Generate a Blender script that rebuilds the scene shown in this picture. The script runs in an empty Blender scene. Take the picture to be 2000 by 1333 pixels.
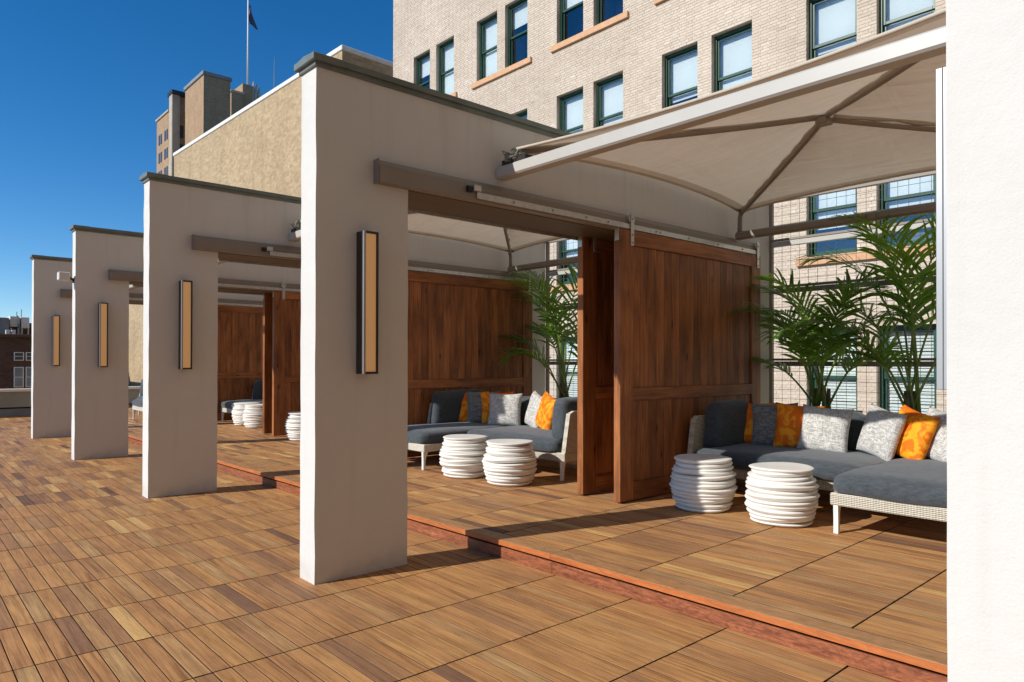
import bpy, bmesh, math, random
import numpy as np
from mathutils import Vector, Matrix, Euler
random.seed(7); RNG = np.random.default_rng(7)
rad = math.radians
SC = bpy.context.scene
COL = SC.collection

# ------------------------------------------------------------------ camera
YAW, PITCH, ROLL = 0.7485, 0.0067, 0.0015
CAM = Vector((-1.9009, -4.021, 1.3386))
FPX, PPX, PPY = 1376.69, 1051.9, 699.17
fw = Vector((math.sin(YAW)*math.cos(PITCH), math.cos(YAW)*math.cos(PITCH), math.sin(PITCH)))
rt = Vector((math.cos(YAW), -math.sin(YAW), 0))
up = rt.cross(fw)
rt2 = rt*math.cos(ROLL) + up*math.sin(ROLL); up2 = -rt*math.sin(ROLL) + up*math.cos(ROLL)
cd = bpy.data.cameras.new('camera'); cam = bpy.data.objects.new('camera', cd); COL.objects.link(cam)
cd.sensor_width = 36; cd.lens = FPX/2000*36; cd.shift_x = -(PPX-1000)/2000; cd.shift_y = (PPY-666.5)/2000; cd.clip_start = .05; cd.clip_end = 3000
cam.matrix_world = Matrix(((rt2.x, up2.x, -fw.x, CAM.x), (rt2.y, up2.y, -fw.y, CAM.y), (rt2.z, up2.z, -fw.z, CAM.z), (0, 0, 0, 1)))
SC.camera = cam

# ------------------------------------------------------------------ sky, sun, exposure
SUN_A, SUN_E = rad(14.7), rad(32.5)
SUN_DIR = Vector((math.cos(SUN_A)*math.cos(SUN_E), -math.sin(SUN_A)*math.cos(SUN_E), -math.sin(SUN_E)))
w = bpy.data.worlds.new('World'); SC.world = w; w.use_nodes = True
nt = w.node_tree; nt.nodes.clear()
sk = nt.nodes.new('ShaderNodeTexSky'); sk.sky_type = 'NISHITA'; sk.sun_disc = False
sk.sun_elevation = SUN_E; sk.sun_rotation = math.atan2(-math.cos(SUN_A), math.sin(SUN_A))
sk.altitude = 2600; sk.air_density = 1.0; sk.dust_density = .0; sk.ozone_density = 3.0
hs = nt.nodes.new('ShaderNodeHueSaturation'); hs.inputs['Saturation'].default_value = 1.33
bg = nt.nodes.new('ShaderNodeBackground'); bg.inputs[1].default_value = .13
wo = nt.nodes.new('ShaderNodeOutputWorld')
nt.links.new(sk.outputs[0], hs.inputs['Color']); nt.links.new(hs.outputs[0], bg.inputs[0]); nt.links.new(bg.outputs[0], wo.inputs[0])
sl = bpy.data.lights.new('sun', 'SUN'); sl.energy = 4.5; sl.angle = rad(.53); sl.color = (1, .965, .90)
so = bpy.data.objects.new('sun', sl); COL.objects.link(so); so.rotation_euler = SUN_DIR.to_track_quat('-Z', 'Y').to_euler()
SC.view_settings.view_transform = 'Standard'; SC.view_settings.look = 'None'
SC.view_settings.exposure = 0.1; SC.view_settings.gamma = 1; SC.view_settings.use_curve_mapping = False
SC.render.engine = 'CYCLES'
SC.cycles.max_bounces = 10; SC.cycles.diffuse_bounces = 5; SC.cycles.transparent_max_bounces = 12

# ------------------------------------------------------------------ helpers
def tag(o, label=None, cat=None, group=None, kind=None):
    if label: o['label'] = label
    if cat: o['category'] = cat
    if group: o['group'] = group
    if kind: o['kind'] = kind
    return o

def empty(name, loc=(0, 0, 0), rz=0.0):
    o = bpy.data.objects.new(name, None); COL.objects.link(o)
    o.location = loc; o.rotation_euler = (0, 0, rz); o.empty_display_size = .1
    return o

def link(name, me, parent=None, loc=None, rot=None):
    o = bpy.data.objects.new(name, me); COL.objects.link(o)
    if parent: o.parent = parent
    if loc is not None: o.location = loc
    if rot is not None: o.rotation_euler = rot
    return o

def copy_tree(o, parent=None):
    c = o.copy(); COL.objects.link(c); c.parent = parent
    for ch in list(o.children): copy_tree(ch, c)
    return c

HULL = {}
def chamfer_box(b):
    """unit pattern of a chamfered box: list of (sign xyz, inset mask) and faces"""
    if 'v' not in HULL:
        pts = []
        for sx in (-1, 1):
            for sy in (-1, 1):
                for sz in (-1, 1):
                    for ax in range(3):
                        ins = [1, 1, 1]; ins[ax] = 0
                        pts.append(((sx, sy, sz), ins))
        bm = bmesh.new()
        vs = [bm.verts.new([s*(1-.2*i) for s, i in zip(sg, ins)]) for sg, ins in pts]
        bmesh.ops.convex_hull(bm, input=vs)
        bmesh.ops.dissolve_limit(bm, angle_limit=.01, verts=bm.verts, edges=bm.edges)
        bm.verts.index_update()
        idx = {}
        for i, (sg, ins) in enumerate(pts):
            p = Vector([s*(1-.2*k) for s, k in zip(sg, ins)])
            idx[min(range(len(bm.verts)), key=lambda j: (list(bm.verts)[j].co-p).length)] = i
        HULL['f'] = [[idx[v.index] for v in f.verts] for f in bm.faces]
        HULL['v'] = pts; bm.free()
    return HULL['v'], HULL['f']

class MB:
    def __init__(s): s.v = []; s.f = []; s.m = []
    def add(s, vs, fs, mi=0, mat=None):
        n = len(s.v)
        s.v += [tuple(mat @ Vector(p)) if mat else tuple(p) for p in vs]
        s.f += [[i+n for i in f] for f in fs]; s.m += [mi]*len(fs); return s
    def box(s, x0, x1, y0, y1, z0, z1, b=0.0, mi=0, mat=None):
        if b <= 0:
            vs = [(x, y, z) for x in (x0, x1) for y in (y0, y1) for z in (z0, z1)]
            return s.add(vs, [(0, 1, 3, 2), (4, 6, 7, 5), (0, 4, 5, 1), (2, 3, 7, 6), (0, 2, 6, 4), (1, 5, 7, 3)], mi, mat)
        pts, fs = chamfer_box(b)
        c = ((x0+x1)/2, (y0+y1)/2, (z0+z1)/2); h = ((x1-x0)/2, (y1-y0)/2, (z1-z0)/2)
        b = min(b, .45*2*min(h))
        vs = [[c[k]+sg[k]*(h[k]-b*ins[k]) for k in range(3)] for sg, ins in pts]
        return s.add(vs, fs, mi, mat)
    def tube(s, path, r, n=8, cap=True, mi=0):
        path = [Vector(p) for p in path]; rs = r if isinstance(r, (list, tuple)) else [r]*len(path)
        rings = []; ref = None
        for i, p in enumerate(path):
            t = (path[min(i+1, len(path)-1)]-path[max(i-1, 0)]).normalized()
            if ref is None: ref = Vector((0, 0, 1)) if abs(t.z) < .9 else Vector((1, 0, 0))
            a = t.cross(ref).normalized(); ref = a.cross(t).normalized()
            rings.append([p + a*math.cos(2*math.pi*k/n)*rs[i] + ref*math.sin(2*math.pi*k/n)*rs[i] for k in range(n)])
        vs = [q for rg in rings for q in rg]; fs = []
        for i in range(len(path)-1):
            for k in range(n):
                k2 = (k+1) % n; fs.append((i*n+k, i*n+k2, (i+1)*n+k2, (i+1)*n+k))
        if cap: fs += [list(range(n))[::-1], [(len(path)-1)*n+k for k in range(n)]]
        return s.add(vs, fs, mi)
    def prism(s, poly, a0, a1, axis='y', mi=0):
        n = len(poly)
        f3 = {'y': lambda p, a: (p[0], a, p[1]), 'x': lambda p, a: (a, p[0], p[1]), 'z': lambda p, a: (p[0], p[1], a)}[axis]
        vs = [f3(p, a0) for p in poly]+[f3(p, a1) for p in poly]
        fs = [list(range(n))[::-1], list(range(n, 2*n))]+[(i, (i+1) % n, n+(i+1) % n, n+i) for i in range(n)]
        return s.add(vs, fs, mi)
    def mesh(s, name, mats, smooth=False, recalc=True):
        me = bpy.data.meshes.new(name); me.from_pydata(s.v, [], s.f)
        for m in (mats if isinstance(mats, (list, tuple)) else [mats]): me.materials.append(m)
        if any(s.m): me.polygons.foreach_set('material_index', s.m)
        if recalc:
            bm = bmesh.new(); bm.from_mesh(me); bmesh.ops.recalc_face_normals(bm, faces=bm.faces); bm.to_mesh(me); bm.free()
        if smooth: me.polygons.foreach_set('use_smooth', [True]*len(me.polygons))
        me.update(); return me
    def build(s, name, mats, parent=None, loc=None, rot=None, smooth=False):
        return link(name, s.mesh(name, mats, smooth), parent, loc, rot)

def box(name, x0, x1, y0, y1, z0, z1, mat, parent=None, b=.003):
    return MB().box(x0, x1, y0, y1, z0, z1, b).build(name, mat, parent)

def round_box_mesh(name, sx, sy, sz, r, mat, n=10, crown=0.0, wob=0.0, shear=0.0, seed=0):
    """soft cushion: box with rounded edges, a crowned top and a slight wobble; origin at bottom centre"""
    def grid(a):
        k = np.linspace(-1, 1, n+1); return k
    vs = {}; V = []; F = []
    g = np.linspace(-1, 1, n+1); g = np.sign(g)*np.abs(g)**.75
    def vid(p):
        key = tuple(round(c, 5) for c in p)
        if key not in vs: vs[key] = len(V); V.append(p)
        return vs[key]
    for ax in range(3):
        for sg in (-1, 1):
            for i in range(n):
                for j in range(n):
                    q = []
                    for (a, b2) in ((g[i], g[j]), (g[i+1], g[j]), (g[i+1], g[j+1]), (g[i], g[j+1])):
                        p = [0, 0, 0]; p[ax] = sg; p[(ax+1) % 3] = a; p[(ax+2) % 3] = b2; q.append(vid(tuple(p)))
                    F.append(q if sg > 0 else q[::-1])
    rn = np.random.default_rng(seed); ph = rn.uniform(0, 6.28, 6)
    out = []
    h = np.array([sx, sy, sz])/2
    for p in V:
        p = np.array(p)*h; inner = np.clip(p, -(h-r), h-r); d = p-inner; L = np.linalg.norm(d)
        q = inner + (d/L*r if L > 1e-9 else 0)
        u, v, t = q/h
        bul = crown*max(0, 1-u*u)*max(0, 1-v*v)
        q[2] += bul*(1 if t > 0 else .15*t)*abs(t)
        q[0] += (crown*.5*(1-v*v)*(1-t*t))*np.sign(u)*abs(u); q[1] += (crown*.5*(1-u*u)*(1-t*t))*np.sign(v)*abs(v)
        wv = wob*(math.sin(9*q[0]+ph[0])*math.sin(8*q[1]+ph[1])+.5*math.sin(17*q[0]+13*q[1]+ph[2])*math.sin(15*q[2]+ph[3]))
        q += wv*np.array([u, v, t])
        q[0] += shear*(q[2]+h[2])
        out.append((q[0], q[1], q[2]+h[2]))
    mb = MB(); mb.add(out, F); return mb.mesh(name, mat, True)

# ------------------------------------------------------------------ materials
class N:
    def __init__(s, name):
        s.m = bpy.data.materials.new(name); s.m.use_nodes = True; s.t = s.m.node_tree
        s.b = s.t.nodes['Principled BSDF']; s.out = s.t.nodes['Material Output']
    def n(s, typ, **kw):
        nd = s.t.nodes.new(typ)
        for k, v in kw.items():
            if k.startswith('i_'): nd.inputs[k[2:].replace('_', ' ')].default_value = v
            else: setattr(nd, k, v)
        return nd
    def l(s, a, b): s.t.links.new(a, b); return s
    def coord(s, scale=(1, 1, 1), kind='Object', rnd=False):
        tc = s.n('ShaderNodeTexCoord'); v = tc.outputs[kind]
        if rnd:
            oi = s.n('ShaderNodeObjectInfo'); ml = s.n('ShaderNodeVectorMath', operation='MULTIPLY_ADD')
            cb = s.n('ShaderNodeCombineXYZ')
            for i in range(3): s.l(oi.outputs['Random'], cb.inputs[i])
            ml.inputs[1].default_value = (37, 53, 71); s.l(cb.outputs[0], ml.inputs[0]); s.l(v, ml.inputs[2]); v = ml.outputs[0]
        mp = s.n('ShaderNodeMapping'); mp.inputs['Scale'].default_value = scale; s.l(v, mp.inputs[0]); return mp.outputs[0]
    def noise(s, vec, scale=5, detail=4, rough=.55, dist=0):
        nd = s.n('ShaderNodeTexNoise'); nd.inputs['Scale'].default_value = scale; nd.inputs['Detail'].default_value = detail
        nd.inputs['Roughness'].default_value = rough; nd.inputs['Distortion'].default_value = dist
        s.l(vec, nd.inputs['Vector']); return nd.outputs[0]
    def ramp(s, fac, stops, interp='LINEAR'):
        r = s.n('ShaderNodeValToRGB'); e = r.color_ramp.elements; r.color_ramp.interpolation = interp
        while len(e) < len(stops): e.new(.5)
        for i, (p, c) in enumerate(stops):
            e[i].position = p; e[i].color = (*c, 1) if len(c) == 3 else (c[0], c[0], c[0], 1)
        s.l(fac, r.inputs[0]); return r.outputs[0]
    def mix(s, a, b, fac, mode='MIX'):
        m = s.n('ShaderNodeMix', data_type='RGBA', blend_type=mode)
        for v, i in ((fac, 0), (a, 6), (b, 7)):
            if hasattr(v, 'links'): s.l(v, m.inputs[i])
            else: m.inputs[i].default_value = (*v, 1) if isinstance(v, tuple) else v
        return m.outputs[2]
    def mr(s, v, lo, hi):
        m = s.n('ShaderNodeMapRange'); m.inputs[1].default_value = lo; m.inputs[2].default_value = hi; s.l(v, m.inputs[0]); return m.outputs[0]
    def mul(s, p, q):
        m = s.n('ShaderNodeMath', operation='MULTIPLY')
        for i, t in enumerate((p, q)):
            if hasattr(t, 'links'): s.l(t, m.inputs[i])
            else: m.inputs[i].default_value = t
        return m.outputs[0]
    def bump(s, h, strength=.3, dist=.01, prev=None):
        b = s.n('ShaderNodeBump'); b.inputs['Strength'].default_value = strength; b.inputs['Distance'].default_value = dist
        s.l(h, b.inputs['Height'])
        if prev is not None: s.l(prev, b.inputs['Normal'])
        return b.outputs[0]
    def set(s, color=None, rough=None, metal=None, normal=None, spec=None):
        for v, k in ((color, 'Base Color'), (rough, 'Roughness'), (metal, 'Metallic'), (normal, 'Normal'), (spec, 'Specular IOR Level')):
            if v is None: continue
            if hasattr(v, 'links'): s.l(v, s.b.inputs[k])
            else: s.b.inputs[k].default_value = (*v, 1) if isinstance(v, tuple) else v
        return s

def simple(name, col, rough=.5, metal=0.0, var=.12, scale=6.0, bump=.0, bscale=60):
    a = N(name); v = a.coord(rnd=True)
    f = a.noise(v, scale, 5)
    lo = tuple(c*(1-var) for c in col); hi = tuple(min(1, c*(1+var)) for c in col)
    a.set(a.ramp(f, [(.3, lo), (.7, hi)]), rough, metal)
    if bump: a.set(normal=a.bump(a.noise(v, bscale, 4), bump, .004))
    return a.m

def m_stucco():
    a = N('stucco'); v = a.coord()
    big = a.noise(v, .9, 6, .6); fine = a.noise(v, 140, 3, .6); mid = a.noise(v, 14, 5, .6)
    st = a.noise(a.coord((5, 5, .35)), 1.3, 5, .6)
    c = a.mix(a.ramp(big, [(.3, (.63, .618, .59)), (.7, (.69, .678, .648))]), (.54, .51, .46), a.ramp(st, [(.60, (0,)), (.85, (.35,))]))
    tc = a.n('ShaderNodeTexCoord'); sp = a.n('ShaderNodeSeparateXYZ'); a.l(tc.outputs['Object'], sp.inputs[0])
    run = a.noise(a.coord((9, 9, .5)), 1.0, 4, .6)
    top = a.ramp(a.mr(sp.outputs[2], 2.45, 3.15), [(.0, (0,)), (1, (1,))]); foot = a.ramp(a.mr(sp.outputs[2], .0, .16), [(0, (1,)), (1, (0,))])
    c = a.mix(c, (.42, .40, .36), a.mul(a.mul(top, a.ramp(run, [(.52, (0,)), (.75, (1,))])), .45))
    c = a.mix(c, (.36, .30, .24), a.mul(a.mul(foot, a.ramp(a.noise(v, 8, 5), [(.35, (0,)), (.7, (1,))])), .4))
    n1 = a.bump(mid, .35, .008); n2 = a.bump(fine, .45, .002, n1)
    return a.set(c, .85, normal=n2, spec=.25).m

def m_plank(name, stops, red=0.0):
    a = N(name)
    at = a.n('ShaderNodeAttribute', attribute_name='pc'); tn = a.n('ShaderNodeAttribute', attribute_name='tone')
    sp = a.n('ShaderNodeSeparateColor'); a.l(tn.outputs['Color'], sp.inputs[0])
    def mp(sc):
        m = a.n('ShaderNodeMapping'); m.inputs['Scale'].default_value = sc; a.l(at.outputs['Vector'], m.inputs[0]); return m.outputs[0]
    base = a.ramp(sp.outputs[0], stops)
    g1 = a.noise(mp((34, 1.6, 20)), 1.0, 6, .6, 1.2)
    g2 = a.noise(mp((190, 3.0, 90)), 1.0, 3, .6, .3)
    # cathedral figure
    wv = a.n('ShaderNodeTexWave', wave_type='BANDS', bands_direction='X'); wv.inputs['Scale'].default_value = 9
    wv.inputs['Distortion'].default_value = 9; wv.inputs['Detail'].default_value = 3; wv.inputs['Detail Scale'].default_value = .8
    a.l(mp((1, .16, 1)), wv.inputs['Vector'])
    blot = a.noise(mp((5, 2.2, 3)), 1.0, 4, .6)
    c = a.mix(base, a.ramp(g1, [(.28, (.62, .54, .50)), (.52, (1, 1, 1)), (.75, (1.18, 1.16, 1.1))]), .9, 'MULTIPLY')
    c = a.mix(c, a.ramp(wv.outputs[0], [(0, (.62, .55, .5)), (.5, (1, 1, 1))]), sp.outputs[1], 'MULTIPLY')
    c = a.mix(c, a.ramp(g2, [(.32, (.5, .45, .42)), (.5, (1, 1, 1))]), .55, 'MULTIPLY')
    c = a.mix(c, a.ramp(blot, [(.3, (.72, .68, .68)), (.65, (1.08, 1.06, 1.0))]), .8, 'MULTIPLY')
    if red: c = a.mix(c, (.55, .12, .05), red)
    a.set(c, a.ramp(g1, [(.2, (.55,)), (.8, (.7,))]), normal=a.bump(g2, .25, .002), spec=.22)
    return a.m

def m_doorwood(nm='stained_wood', ax=2):
    pm = (lambda t: t) if ax == 2 else (lambda t: (t[2], t[1], t[0]))
    a = N(nm); v = a.coord((1, 1, 1), rnd=True)
    def mp(sc):
        m = a.n('ShaderNodeMapping'); m.inputs['Scale'].default_value = pm(sc); a.l(v, m.inputs[0]); return m.outputs[0]
    g1 = a.noise(mp((28, 28, 1.3)), 1, 6, .62, 1.0); g2 = a.noise(mp((150, 150, 3)), 1, 3, .6)
    kn = a.n('ShaderNodeTexVoronoi'); kn.inputs['Scale'].default_value = 1; a.l(mp((7, 7, 2.2)), kn.inputs['Vector'])
    oi = a.n('ShaderNodeObjectInfo')
    base = a.ramp(oi.outputs['Random'], [(0, (.285, .108, .035)), (.5, (.335, .128, .042)), (1, (.385, .15, .050))])
    c = a.mix(base, a.ramp(g1, [(.28, (.42, .36, .32)), (.52, (1, 1, 1)), (.75, (1.4, 1.35, 1.3))]), .9, 'MULTIPLY')
    c = a.mix(c, a.ramp(g2, [(.3, (.6, .55, .5)), (.5, (1, 1, 1))]), .6, 'MULTIPLY')
    c = a.mix(c, (.035, .012, .006), a.ramp(kn.outputs['Distance'], [(.04, (1,)), (.13, (0,))]))
    bl = a.noise(mp((4, 4, 1.5)), 1, 4, .6)
    c = a.mix(c, a.ramp(bl, [(.32, (.38, .33, .30)), (.6, (1.15, 1.12, 1.08))]), .85, 'MULTIPLY')
    return a.set(c, .5, normal=a.bump(g1, .25, .003), spec=.35).m

def m_endwood(name, c0, c1, fig=1.0):
    a = N(name); v = a.coord(rnd=True)
    def mp(sc):
        m = a.n('ShaderNodeMapping'); m.inputs['Scale'].default_value = sc; a.l(v, m.inputs[0]); return m.outputs[0]
    g = a.noise(mp((30, 2.5, 40)), 1, 6, .65, 1.5*fig); q = a.noise(mp((14, 5, 16)), 1.3, 5, .7, 2.5*fig)
    c = a.mix(a.ramp(g, [(.3, c0), (.7, c1)]), a.ramp(q, [(.35, (.55, .5, .5)), (.6, (1.15, 1.1, 1.1))]), .75*fig, 'MULTIPLY')
    return a.set(c, .5, normal=a.bump(g, .2, .002)).m

def m_fabric(name, c0, c1, weave=420, streak=.6, rough=.92):
    a = N(name); v = a.coord(rnd=True)
    def mp(sc):
        m = a.n('ShaderNodeMapping'); m.inputs['Scale'].default_value = sc; a.l(v, m.inputs[0]); return m.outputs[0]
    x = a.noise(mp((weave, weave*.07, weave*.07)), 1, 2); y = a.noise(mp((weave*.07, weave, weave*.25)), 1, 2); z = a.noise(mp((weave*.07, weave*.07, weave)), 1, 2)
    s1 = a.mix(x, y, .5); s2 = a.mix(s1, z, .4)
    soft = a.noise(v, 7, 4)
    c = a.mix(c0, c1, a.ramp(s2, [(.5-.12/streak*.6, (0,)), (.5+.12/streak*.6, (1,))]))
    c = a.mix(c, a.ramp(soft, [(.3, (.88, .88, .88)), (.7, (1.06, 1.06, 1.06))]), .8, 'MULTIPLY')
    a.set(c, rough, normal=a.bump(s2, .3, .002), spec=.15)
    a.b.inputs['Sheen Weight'].default_value = .25
    return a.m

def m_orange():
    a = N('orange_fabric'); v = a.coord(rnd=True)
    n1 = a.noise(v, 7.5, 2, .5, 1.6); weave = a.noise(v, 300, 2)
    c = a.ramp(n1, [(.42, (.80, .16, .008)), (.5, (.86, .22, .010)), (.535, (.95, .36, .018))])
    return a.set(c, .7, normal=a.bump(weave, .2, .001), spec=.2).m

def m_wicker():
    a = N('wicker'); v = a.coord()
    def mp(sc, rot=(0, 0, 0)):
        m = a.n('ShaderNodeMapping'); m.inputs['Scale'].default_value = sc; m.inputs['Rotation'].default_value = rot; a.l(v, m.inputs[0]); return m.outputs[0]
    def wave(d, s):
        wv = a.n('ShaderNodeTexWave', wave_type='BANDS', bands_direction=d); wv.inputs['Scale'].default_value = s
        wv.inputs['Distortion'].default_value = .6; wv.inputs['Detail'].default_value = 1; a.l(v, wv.inputs['Vector']); return wv.outputs[0]
    wz = wave('Z', 26); wy = wave('Y', 17); wx = wave('X', 17)
    h = a.mix(a.mix(wy, wx, .5), wz, .5, 'MIX')
    n1 = a.noise(v, 40, 3)
    c = a.mix(a.ramp(h, [(.25, (.30, .27, .21)), (.55, (.70, .66, .57))]), a.ramp(n1, [(.3, (.8, .78, .72)), (.7, (1.08, 1.07, 1.05))]), .8, 'MULTIPLY')
    return a.set(c, .6, normal=a.bump(h, .9, .006)).m

def m_canopy(nm='canopy_fabric', trans=.30):
    a = N(nm); v = a.coord()
    c = a.ramp(a.noise(v, 2.2, 5), [(.3, (.66, .58, .47)), (.7, (.74, .66, .54))])
    wr = a.noise(a.coord((1.2, 5, 1.2)), 1.0, 3, .5, .8); wr2 = a.noise(a.coord((5, 1.2, 1.2)), 1.0, 3, .5, .8)
    nrm = a.bump(a.noise(v, 160, 2), .12, .002, a.bump(wr2, .3, .05, a.bump(wr, .3, .05)))
    a.set(c, .8, normal=nrm, spec=.2)
    tr = a.n('ShaderNodeBsdfTranslucent'); tr.inputs[0].default_value = (.64, .55, .43, 1); a.l(nrm, tr.inputs['Normal'])
    mx = a.n('ShaderNodeMixShader'); mx.inputs[0].default_value = trans
    a.l(a.b.outputs[0], mx.inputs[1]); a.l(tr.outputs[0], mx.inputs[2]); a.l(mx.outputs[0], a.out.inputs[0]); return a.m

def m_leaf():
    a = N('palm_leaf'); v = a.coord()
    oi = a.n('ShaderNodeObjectInfo')
    c = a.mix(a.ramp(a.noise(v, 9, 4), [(.3, (.045, .13, .018)), (.7, (.12, .26, .038))]), a.ramp(oi.outputs['Random'], [(0, (.7, .75, .7)), (1, (1.35, 1.25, .9))]), 1.0, 'MULTIPLY')
    a.set(c, .38, spec=.5)
    tr = a.n('ShaderNodeBsdfTranslucent'); tr.inputs[0].default_value = (.26, .46, .04, 1)
    mx = a.n('ShaderNodeMixShader'); mx.inputs[0].default_value = .42
    a.l(a.b.outputs[0], mx.inputs[1]); a.l(tr.outputs[0], mx.inputs[2]); a.l(mx.outputs[0], a.out.inputs[0]); return a.m

def m_brick_attr(name, stops):
    a = N(name); tn = a.n('ShaderNodeAttribute', attribute_name='tone'); sp = a.n('ShaderNodeSeparateColor'); a.l(tn.outputs['Color'], sp.inputs[0])
    tc = a.n('ShaderNodeTexCoord'); geo = a.n('ShaderNodeNewGeometry')
    nz = a.noise(geo.outputs['Position'], 22, 4); big = a.noise(geo.outputs['Position'], .45, 4)
    c = a.mix(a.ramp(sp.outputs[0], stops), a.ramp(nz, [(.3, (.88, .87, .86)), (.7, (1.07, 1.07, 1.06))]), .8, 'MULTIPLY')
    c = a.mix(c, a.ramp(big, [(.35, (.90, .88, .86)), (.65, (1.05, 1.05, 1.05))]), .9, 'MULTIPLY')
    return a.set(c, .8, normal=a.bump(nz, .2, .003)).m

def m_brick_tex(name, c1, c2, mortar, scale=1.0, rot=(math.pi/2, 0, math.pi/2), stain=.35):
    a = N(name); tc = a.n('ShaderNodeTexCoord'); mp = a.n('ShaderNodeMapping'); mp.inputs['Rotation'].default_value = rot
    # project x/y/z so that any vertical wall gets courses: u = x+y, v = z
    sx = a.n('ShaderNodeSeparateXYZ'); a.l(tc.outputs['Object'], sx.inputs[0])
    ad = a.n('ShaderNodeMath', operation='ADD'); a.l(sx.outputs[0], ad.inputs[0]); a.l(sx.outputs[1], ad.inputs[1])
    cb = a.n('ShaderNodeCombineXYZ'); a.l(ad.outputs[0], cb.inputs[0]); a.l(sx.outputs[2], cb.inputs[1])
    bt = a.n('ShaderNodeTexBrick'); bt.inputs['Scale'].default_value = 1/scale
    bt.inputs['Brick Width'].default_value = .22; bt.inputs['Row Height'].default_value = .075; bt.inputs['Mortar Size'].default_value = .008
    bt.inputs['Color1'].default_value = (*c1, 1); bt.inputs['Color2'].default_value = (*c2, 1); bt.inputs['Mortar'].default_value = (*mortar, 1)
    a.l(cb.outputs[0], bt.inputs['Vector'])
    n1 = a.noise(tc.outputs['Object'], .35, 6, .65); n2 = a.noise(cb.outputs[0], 3.5, 5, .7); n3 = a.noise(a.coord((1.2, 1.2, .12)), 1, 5, .6)
    c = a.mix(bt.outputs[0], a.ramp(n2, [(.35, (.70, .66, .60)), (.6, (1.10, 1.09, 1.07))]), .7, 'MULTIPLY')
    c = a.mix(c, a.ramp(n1, [(.3, (.82, .80, .77)), (.65, (1.05, 1.05, 1.05))]), .9, 'MULTIPLY')
    c = a.mix(c, a.ramp(n3, [(.3, (.6, .55, .5)), (.5, (1, 1, 1))]), stain, 'MULTIPLY')
    return a.set(c, .85, normal=a.bump(bt.outputs['Fac'], -.4, .01)).m

def m_glass():
    a = N('window_glass'); gl = a.n('ShaderNodeBsdfGlossy'); gl.inputs['Roughness'].default_value = .015; gl.inputs[0].default_value = (.85, .93, 1, 1)
    geo = a.n('ShaderNodeNewGeometry'); nb = a.bump(a.noise(geo.outputs['Position'], 1.2, 2), .05, .02); a.l(nb, gl.inputs['Normal'])
    tp = a.n('ShaderNodeBsdfTransparent'); tp.inputs[0].default_value = (.93, .97, .97, 1)
    lw = a.n('ShaderNodeLayerWeight'); lw.inputs[0].default_value = .35
    mx = a.n('ShaderNodeMixShader'); a.l(a.ramp(lw.outputs['Fresnel'], [(0, (.14,)), (1, (.85,))]), mx.inputs[0])
    a.l(tp.outputs[0], mx.inputs[1]); a.l(gl.outputs[0], mx.inputs[2]); a.l(mx.outputs[0], a.out.inputs[0]); return a.m

def m_emit(name, col, emc, strength, rough=.4):
    a = N(name); a.set(col, rough); a.b.inputs['Emission Color'].default_value = (*emc, 1); a.b.inputs['Emission Strength'].default_value = strength; return a.m

M = {}
M['stucco'] = m_stucco()
DECK_STOPS = [(0, (.22, .12, .072)), (.12, (.31, .165, .088)), (.32, (.43, .225, .098)), (.5, (.50, .255, .102)), (.68, (.55, .295, .112)), (.82, (.44, .265, .13)), (.92, (.60, .36, .14)), (1, (.68, .42, .165))]
M['plank'] = m_plank('deck_plank', DECK_STOPS)
M['plank_side'] = simple('plank_side_shade', (.085, .048, .028), .8, 0, .3, 12)
M['nosing'] = m_endwood('nosing_wood', (.33, .165, .072), (.49, .265, .11), .7)
M['nosing_face'] = m_endwood('nosing_wood_red', (.38, .105, .028), (.58, .19, .05), .6)
M['riser'] = m_endwood('riser_wood', (.15, .045, .018), (.42, .145, .060), 1.3)
M['dark'] = simple('shadow_gap', (.018, .014, .012), .9)
M['door'] = m_doorwood()
M['door_rail'] = m_doorwood('stained_wood_rail', 0)
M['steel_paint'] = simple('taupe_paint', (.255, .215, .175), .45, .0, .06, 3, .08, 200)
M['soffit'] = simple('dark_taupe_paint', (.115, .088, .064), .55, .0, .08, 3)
M['beam_paint'] = simple('pale_beam_paint', (.47, .455, .42), .4, .0, .05, 3)
M['galv'] = simple('galvanised_steel', (.56, .55, .53), .35, .75, .12, 25)
M['bolt'] = simple('bolt_steel', (.35, .34, .33), .4, .8, .1)
M['coping'] = simple('coping_metal', (.17, .20, .185), .45, .25, .22, 5)
M['lamp_metal'] = simple('lamp_dark_metal', (.055, .05, .047), .38, .6, .15)
M['lamp_alu'] = simple('lamp_aluminium', (.36, .365, .37), .45, .6, .08, 3)
M['diffuser'] = m_emit('lamp_diffuser', (.72, .46, .22), (1.0, .52, .20), .16)
M['canopy'] = m_canopy()
M['canopy_hem'] = m_canopy('canopy_hem_fabric', .12)
M['seat'] = m_fabric('charcoal_fabric', (.040, .048, .056), (.085, .100, .115), 240)
M['pillow_light'] = m_fabric('light_grey_weave', (.30, .29, .27), (.68, .66, .62), 240, 1.0)
M['pillow_grey'] = m_fabric('mid_grey_weave', (.10, .105, .11), (.29, .29, .28), 240, 1.0)
M['orange'] = m_orange()
M['wicker'] = m_wicker()
M['white_metal'] = simple('white_leg_paint', (.74, .72, .68), .35, 0, .05)
M['ceramic'] = simple('white_ceramic', (.80, .78, .73), .42, 0, .04, 4, .05, 60)
M['leaf'] = m_leaf()
M['stem'] = simple('palm_stem', (.20, .29, .05), .45, 0, .3, 8)
M['stem_base'] = simple('palm_stem_base', (.17, .115, .07), .7, 0, .3, 20, .3, 40)
M['planter'] = simple('planter_brown', (.085, .062, .048), .6, 0, .2, 6, .1)
M['soil'] = simple('soil', (.03, .022, .016), .95, 0, .4, 30, .6, 40)
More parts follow.
